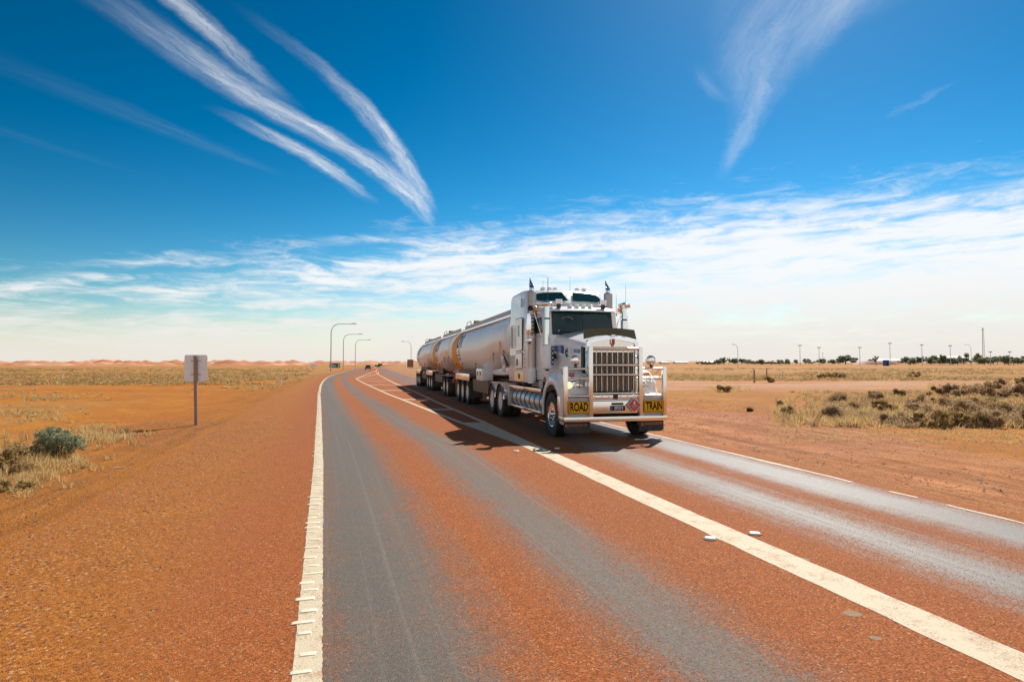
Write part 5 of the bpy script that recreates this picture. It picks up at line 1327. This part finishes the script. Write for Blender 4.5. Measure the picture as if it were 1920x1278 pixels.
b = MB(); b.span(-1.6, 1.6, 0, 3, -.2, hz - .2); b.build('wall', 'bin_blue', e, bev=.05); b = MB(); b.span(-1.75, 1.75, -.2, 3.2, hz - .2, hz); b.build('roof', 'blue_paint', e); b = MB(); b.span(-.5, .5, -.05, .01, 0, hz * .7); b.build('door', 'ink_blue', e)

def leaf_cloud(rnd, n, centres, size, flat=.7):
    V = []; F = []
    for k in range(n):
        c, r = centres[rnd.randrange(len(centres))]
        while True:
            p = Vector((rnd.uniform(-1, 1), rnd.uniform(-1, 1), rnd.uniform(-1, 1)))
            if p.length < 1: break
        p = p * (.55 + .45 * rnd.random() ** .5); o = Vector(c) + Vector((p.x * r, p.y * r, p.z * r * flat))
        a = Vector((rnd.gauss(0, 1), rnd.gauss(0, 1), rnd.gauss(0, 1))).normalized(); bb = a.cross(Vector((rnd.gauss(0, 1), rnd.gauss(0, 1), rnd.gauss(0, 1)))).normalized()
        s = size * rnd.uniform(.6, 1.4); i = len(V)
        V += [o - a * s, o + bb * s * .45, o + a * s, o - bb * s * .45]; F.append((i, i + 1, i + 2, i + 3))
    return V, F
def leaf_obj(name, VF, material, parent):
    me = bpy.data.meshes.new(name); me.from_pydata([tuple(v) for v in VF[0]], [], VF[1]); me.materials.append(MATS[material])
    return link(bpy.data.objects.new(name, me), parent)
def tree_proto(seed, H, W_):
    rnd = random.Random(seed); e = empty('tree')
    b = MB(); b.tube([(0, 0, -.3), (.1, 0, H * .25), (-.1, .1, H * .55)], [.28, .22, .12], 7)
    for k in range(5):
        a = rnd.uniform(0, 6.28); b.tube([(0, 0, H * rnd.uniform(.15, .35)), (math.cos(a) * W_ * .25, math.sin(a) * W_ * .25, H * .55), (math.cos(a) * W_ * .38, math.sin(a) * W_ * .38, H * .72)], [.13, .09, .04], 6)
    b.build('trunk', 'bark', e)
    cs = [(Vector((rnd.uniform(-.36, .36) * W_, rnd.uniform(-.36, .36) * W_, H * rnd.uniform(.28, .80))), W_ * rnd.uniform(.15, .26)) for k in range(11)]
    leaf_obj('crown', leaf_cloud(rnd, 1500, cs, W_ * .055), 'tree_green', e)
    return e
protos = [tree_proto(21, 8, 9), tree_proto(22, 7, 11), tree_proto(23, 6, 8), tree_proto(24, 9, 6), tree_proto(25, 5, 9)]
used = [False] * 5
tl_rnd = random.Random(5)
specs = [(1510, 672, 12), (1539, 672.5, 14), (1585, 665.8, 27), (1642, 665, 9), (1697, 669.5, 18), (1721, 669, 16), (1736, 666, 10), (1751, 667, 16), (1766, 665, 12), (1806, 661.5, 15), (1835, 663, 15),
         (1852, 669, 14), (1870, 667, 18), (1883, 667, 14), (1900, 669, 16), (1913, 667, 16), (1345, 674, 12), (1357, 670, 14), (1366, 668.5, 5), (1375, 672, 14), (1390, 672, 13), (1402, 673.5, 12), (1426, 674, 12), (1446, 675, 10),
         (1462, 674, 12), (1478, 673.5, 12), (1492, 674, 10), (1522, 674.5, 12), (1560, 674, 12), (1572, 671, 14), (1598, 670, 14), (1706, 671, 18), (1745, 670, 20), (1762, 671, 18), (1780, 671, 20), (1795, 670, 18), (1820, 670, 18), (1845, 671, 18), (1862, 671, 16), (1890, 672, 18), (1907, 672, 18), (1326, 675.5, 10), (1310, 676, 9), (1415, 675, 10)]
special = {1585: 'broad dark green tree left of the red earth bank', 1642: 'slim lone tree above the red earth bank', 1806: 'tall tree at the left foot of the lattice tower', 1366: 'narrow dark conifer like tree in the left part of the far tree row'}
ORD = ['nearest', 'second', 'third', 'fourth', 'fifth', 'sixth', 'seventh', 'eighth', 'ninth', 'tenth', 'eleventh', 'twelfth', 'thirteenth']
LM = [(1240, 'bullbar'), (1383, 'lone curved lamp'), (1500, 'first light mast'), (1535.7, 'second light mast'), (1612, 'mast over the earth bank'), (1668.8, 'tallest light mast'), (1728.6, 'mast beyond the blue hut'), (1781.8, 'mast over the white roof'), (1820.8, 'curved lamp by the tower'), (1843.8, 'lattice tower'), (1857, 'short mast by the tower'), (1893, 'rightmost light mast')]
TREE_LAB = {}; cnt = {}
for px in sorted(s_[0] for s_ in specs):
    if px in special: continue
    lm = [n for x, n in LM if x <= px][-1]; k_ = cnt.get(lm, 0); cnt[lm] = k_ + 1
    TREE_LAB[px] = '%s skyline tree to the right of the %s' % (ORD[k_], lm)
for i, (px, top, wpx) in enumerate(specs):
    d = tl_rnd.uniform(505, 600); q = far(px, d); H = CAM_H + (HOR - top) / FPX * d - q.z; w = wpx / FPX * d
    k = 3 if w < 5 else (i % 3 if H > 4 else 4); pr = protos[k]
    t = copy_tree(pr) if used[k] else pr
    used[k] = True
    base = ((8, 9), (7, 11), (6, 8), (9, 6), (5, 9))[k]
    t.location = q; t.rotation_euler = (0, 0, tl_rnd.uniform(0, 6.28)); t.scale = (w / base[1] * 1.15,) * 2 + (H / base[0] * 1.1,)
    tag(t, special.get(px) or TREE_LAB[px], 'tree', 'trees along the right skyline')
for k in range(5):
    if not used[k]:
        for ch in list(protos[k].children): bpy.data.objects.remove(ch)
        bpy.data.objects.remove(protos[k])
# green bush beyond the bend
def bush(name, q, w, h, material, n, label, group=None, seed=1, size=.05, cat='shrub', stems=9, base=0.1, lobes=9, lob=1.0):
    rnd = random.Random(seed); e = tag(empty(name, q, rnd.uniform(0, 6.28)), label, cat, group)
    cs = []
    for k in range(lobes):
        a = rnd.uniform(0, 6.28); r = w * .36 * math.sqrt(rnd.random())
        cs.append((Vector((r * math.cos(a), r * math.sin(a), h * rnd.uniform(base + .18, .80) * (1 - .35 * (r / (w * .36)) ** 2))), min(w, h * 1.6) * rnd.uniform(.10, .24) * lob))
    leaf_obj('foliage', leaf_cloud(rnd, n, cs, size, .8), material, e)
    b = MB()
    for k in range(stems):
        c = cs[k % len(cs)][0]; b.tube([(c.x * .08, c.y * .08, -.05), (c.x * .45 + rnd.uniform(-.05, .05) * w, c.y * .45, c.z * .55), (c.x, c.y, c.z)], [.010 * w, .007 * w, .004 * w], 5)
    b.build('stems', 'bark', e)
    return e
bush('green_bush', far(711, 420), 6.0, 2.6, 'bush_green', 700, 'round green bush beyond the bend of the road', None, 3, .35)
bush('green_bush', far(345, 560), 4.0, 2.2, 'bush_green', 300, 'small dark bush at the foot of the spoil mounds left of the sign', None, 4, .3)
bush('saltbush', place(112, 858), 1.12, .70, 'saltbush', 5600, 'blue green saltbush on the left roadside', None, 8, .021, stems=30, base=.16, lobes=48, lob=.62)
bush('dry_shrub', place(25, 888), .95, .50, 'straw_olive', 3600, 'olive brown dry shrub at the left picture edge below the saltbush', 'dry shrubs on the left', 9, .022, stems=12, base=0, lobes=14)
bush('dry_shrub', place(75, 862), .70, .36, 'straw_olive', 2000, 'low straw coloured shrub at the foot of the saltbush', 'dry shrubs on the left', 10, .02, stems=10, base=0, lobes=12)
bush('dry_shrub', place(30, 920), .6, .16, 'straw_olive', 1200, 'flat dry shrub nearest the camera at the left edge', 'dry shrubs on the left', 13, .02, stems=8, base=0, lobes=10)
SHR = [(1476, 781, 25, 12), (1555, 787, 32, 16), (1615, 785, 26, 12), (1652, 771, 40, 14), (1680, 795, 50, 17), (1710, 777, 46, 17), (1745, 798, 62, 20), (1772, 766, 26, 14), (1815, 783, 82, 27), (1797, 796, 46, 18), (1852, 798, 48, 20), (1910, 796, 66, 26),
       (1890, 780, 60, 22), (1852, 749, 84, 20), (1777, 744, 60, 14), (1827, 742, 50, 14), (1902, 748, 60, 20), (1875, 723, 16, 9), (1912, 721, 18, 9), (1567, 756, 34, 14), (1637, 754, 32, 14), (1685, 744, 22, 10), (1462, 762, 11, 8),
       (1575, 709, 26, 8), (1560, 708, 18, 8), (1714, 708, 22, 8), (1539, 710, 18, 5), (1441, 717, 16, 7), (1405, 772, 9, 6), (1360, 735, 30, 9), (1835, 766, 60, 16), (1725, 760, 40, 13), (1600, 770, 34, 11)]
SLAB = {1476: 'small dry shrub at the left end of the scrub patch', 1555: 'dry shrub in the front row of the scrub, second from its left end', 1745: 'dark brown shrub lowest in the picture, mid front of the scrub patch', 1815: 'widest brown shrub in the middle of the scrub patch', 1910: 'dark brown shrub at the right picture edge, front of the scrub',
        1575: 'dark shrub on the far plain, right one of a close pair', 1560: 'dark shrub on the far plain, left one of a close pair', 1714: 'single dark shrub on the far plain beyond the pale clay', 1441: 'small bush at the foot of the right rusty post', 1462: 'tiny reddish shrub alone on the gravel left of the scrub', 1360: 'pale grassy shrub alone right of the bullbar', 1405: 'tiny tuft alone on the gravel right of the truck', 1852: None}
rows = {}
for px, py, w_, h_ in sorted(SHR):
    if SLAB.get(px) or (px == 1852 and py > 790): continue
    rows.setdefault('front row' if py >= 778 else ('middle row' if py >= 753 else ('back row' if py >= 735 else 'far edge')), []).append((px, py))
SHRLAB = {}
for rn, lst in rows.items():
    for k_, key in enumerate(lst): SHRLAB[key] = 'brown dry shrub, %s from the left in the %s of the scrub patch' % (['first'] [0] if k_ == 0 else ORD[k_], rn)
for i, (px, py, wpx, hpx) in enumerate(SHR):
    q = place(px, py); d = q.y; w, h = 1.5 * wpx / FPX * d, max(.18, 1.8 * hpx / FPX * d)
    lab = SLAB.get(px) if not (px == 1852 and py > 790) else 'rounded straw topped shrub in the front row near the right edge'
    o = bush('dry_shrub', q, w, h, 'shrub_brown' if i % 3 and px not in (1360, 1405, 1462) else 'straw_olive', int(1500 + 1300 * min(2.4, w)), lab or SHRLAB[(px, py)], 'dry shrubs right of the road', 40 + i, .030 if d < 30 else .05, stems=12, base=0, lobes=14)

# ------------------------------------------------------------------ grass and gravel (masses)
def tufts(name, spots, material, label, cat='grass', seed=3):
    rnd = random.Random(seed); V = []; F = []
    for x, y, h, r, n, bw in spots:
        z = ground_z(x, y) - .01
        for k in range(n):
            a = rnd.uniform(0, 6.28); q = r * math.sqrt(rnd.random()) * .6; lean = rnd.uniform(.1, .9) * r
            bx, by = x + math.cos(a) * q, y + math.sin(a) * q; hh = h * rnd.uniform(.5, 1.1); a2 = a + rnd.gauss(0, .6)
            tx, ty = bx + math.cos(a2) * lean, by + math.sin(a2) * lean; w = bw * rnd.uniform(.6, 1.3); wa = rnd.uniform(0, 3.14)
            mx, my = (bx * .6 + tx * .4), (by * .6 + ty * .4); i = len(V); cw, sw = math.cos(wa) * w, math.sin(wa) * w
            V += [(bx - cw, by - sw, z), (bx + cw, by + sw, z), (mx + cw * .7, my + sw * .7, z + hh * .65), (mx - cw * .7, my - sw * .7, z + hh * .65), (tx, ty, z + hh)]
            F += [(i, i + 1, i + 2, i + 3), (i + 3, i + 2, i + 4)]
    me = bpy.data.meshes.new(name); me.from_pydata(V, [], F); me.materials.append(MATS[material])
    return tag(link(bpy.data.objects.new(name, me)), label, cat, None, 'stuff')
rg = random.Random(77); sp = []
for k in range(2100):                                   # scrub patch on the right
    px, py = rg.uniform(1455, 2050), 718 + 82 * rg.random() ** .8
    if px < 1500 + (800 - py) * -.3 + 60 and rg.random() < .6: continue
    if py < 735 and px < 1740: continue
    p = ground_at(px, py); sp.append((p.x, p.y, rg.uniform(.10, .34), rg.uniform(.12, .40), 30, .006 + .00022 * p.y))
tufts('dry_grass', sp[::2], 'straw', 'pale dry grass between the shrubs of the scrub patch on the right', seed=5)
tufts('dry_grass', sp[1::2], 'shrub_brown', 'brown dry grass between the shrubs of the scrub patch on the right', seed=15)
sp = []
for k in range(700):                                   # thin stubble in front of it
    px, py = rg.uniform(1440, 2050), rg.uniform(786, 832)
    p = ground_at(px, py); sp.append((p.x, p.y, rg.uniform(.03, .10), rg.uniform(.06, .16), 12, .006))
for k in range(160):
    p = ground_at(rg.gauss(1362, 18), rg.gauss(731, 3)); sp.append((p.x, p.y, rg.uniform(.1, .25), .2, 12, .012))
tufts('dry_stubble', sp, 'straw', 'low ochre stubble in front of the scrub patch', seed=6)
sp = []
for cx, cy, sx, sy, n, h in ((40, 868, 45, 16, 90, .22), (195, 822, 32, 7, 60, .16), (185, 808, 30, 6, 40, .14), (110, 872, 40, 8, 50, .12), (40, 905, 40, 10, 50, .10), (60, 776, 60, 7, 80, .14), (90, 745, 70, 4, 70, .15), (20, 740, 60, 5, 60, .16), (480, 726, 40, 5, 90, .18), (560, 714, 30, 4, 80, .2)):
    for k in range(n):
        p = ground_at(rg.gauss(cx, sx), rg.gauss(cy, sy))
        if p.x < float(XS0(p.y)) - .5: sp.append((p.x, p.y, h * rg.uniform(.6, 1.3), rg.uniform(.08, .22), 26, .004 + .00025 * p.y))
tufts('dry_grass', sp, 'straw', 'tufts of straw grass on the left roadside', seed=7)
sp = []
while len(sp) < 5600:                                  # the plain beyond
    px, py = rg.uniform(-60, 1980), 688 + 34 * rg.random() ** 1.5
    if 580 < px < 1255: continue
    p = ground_at(px, py); x0, x1 = float(XS0(p.y)), float(XS1(p.y))
    if x0 - 2 < p.x < x1 + 3 or p.y > 330: continue
    if fbm(p.x, p.y, 30, 3, 6.1) + .25 * rg.random() < .06: continue
    if p.x > x1 and 40 < p.y < 66: continue
    s = .25 + .0035 * p.y; sp.append((p.x, p.y, rg.uniform(.12, .30) * (1 if p.y < 150 else 1.3), s * rg.uniform(.5, 1.5), 9, .012 + .0006 * p.y))
tufts('plain_grass', sp[:4500], 'straw_olive', 'olive and straw grass tufts scattered over the plain', seed=8)
tufts('plain_grass', sp[4500:], 'straw', 'straw coloured grass tufts scattered over the plain', seed=9)
def gravel(name, spots, material, label, seed):
    rnd = random.Random(seed); V = []; F = []
    for x, y, s in spots:
        z = (0.0 if float(XS0(y)) < x < float(XS1(y)) else ground_z(x, y)); i = len(V)
        ax, ay, az = s * rnd.uniform(.7, 1.3), s * rnd.uniform(.6, 1.1), s * rnd.uniform(.35, .7); c, sn = math.cos(rnd.uniform(0, 6.28)), math.sin(rnd.uniform(0, 6.28))
        n = math.hypot(c, sn) or 1; c /= n; sn /= n
        for ux, uy, uz in ((1, 0, .3), (.2, 1, .25), (-1, .1, .3), (-.1, -1, .2), (.15, .1, 1.0)):
            j = rnd.uniform(.75, 1.25); X, Y = ux * ax * j, uy * ay * j
            V.append((x + X * c - Y * sn, y + X * sn + Y * c, z - .1 * s + uz * az * j))
        F += [(i, i + 1, i + 4), (i + 1, i + 2, i + 4), (i + 2, i + 3, i + 4), (i + 3, i, i + 4)]
    me = bpy.data.meshes.new(name); me.from_pydata(V, [], F); me.materials.append(MATS[material])
    return tag(link(bpy.data.objects.new(name, me)), label, 'gravel', None, 'stuff')
S = {'stone_red': [], 'stone_pale': [], 'stone_dark': []}
rs = random.Random(99)
def pick():
    r = rs.random(); return 'stone_red' if r < .58 else ('stone_dark' if r < .82 else 'stone_pale')
for k in range(42000):                                 # left shoulder
    y = 2.6 + 16 * rs.random() ** 1.4; lim = float(XL(y)); x = lim - .25 - 7.5 * rs.random() ** .75
    dens = min(1, (lim - x) / 2.0) * (.35 + .9 * max(0, .5 + fbm(x, y, 2.5, 3, 7.7)))
    if rs.random() > dens or (x + 960 / FPX * y) < -.6: continue
    S[pick()].append((x, y, .004 + .009 * rs.random() ** 2.5 + .0005 * y))
for k in range(15000):                                 # right verge
    y = 4 + 34 * rs.random() ** 1.3; x = float(XS1(y)) + .02 + 8.5 * rs.random() ** 1.15
    if rs.random() > .35 + .8 * max(0, .45 + fbm(x, y, 2.0, 3, 2.9)): continue
    S[pick()].append((x, y, .006 + .016 * rs.random() ** 2.5 + .0006 * y))
for k in range(260): y = 3 + 15 * rs.random(); S[pick()].append((float(XL(y)) - rs.uniform(.3, 7), y, rs.uniform(.014, .026)))
for k in range(300): y = 6 + 30 * rs.random(); S[pick()].append((float(XS1(y)) + rs.uniform(.3, 9), y, rs.uniform(.02, .045)))
for i, (mt, lab) in enumerate((('stone_red', 'loose red brown stones on both road verges'), ('stone_pale', 'loose pale stones on both road verges'), ('stone_dark', 'loose dark stones on both road verges'))):
    gravel('gravel', S[mt], mt, lab, 60 + i)
# pale sticks lying on the left shoulder
for px, py, l, a, lab in ((228, 876.5, .17, .75, 'pale stick lying on the gravel right of the saltbush'), (509, 784.5, .42, .1, 'thin pale lath lying on the red shoulder right of the square sign'), (373, 803.5, .22, .1, 'short pale stick at the foot of the square sign'), (278, 835, .2, .3, 'short pale stick on the dirt between saltbush and sign')):
    q = place(px, py); e = tag(empty('stick', (q.x, q.y, q.z + .01), a), lab, 'stick', 'pale sticks on the left shoulder')
    b = MB(); b.tube([(-l / 2, 0, 0), (-l * .1, .006, .006), (l / 2, 0, .002)], [.008, .010, .007], 6); b.build('wood', 'stick_wood', e)
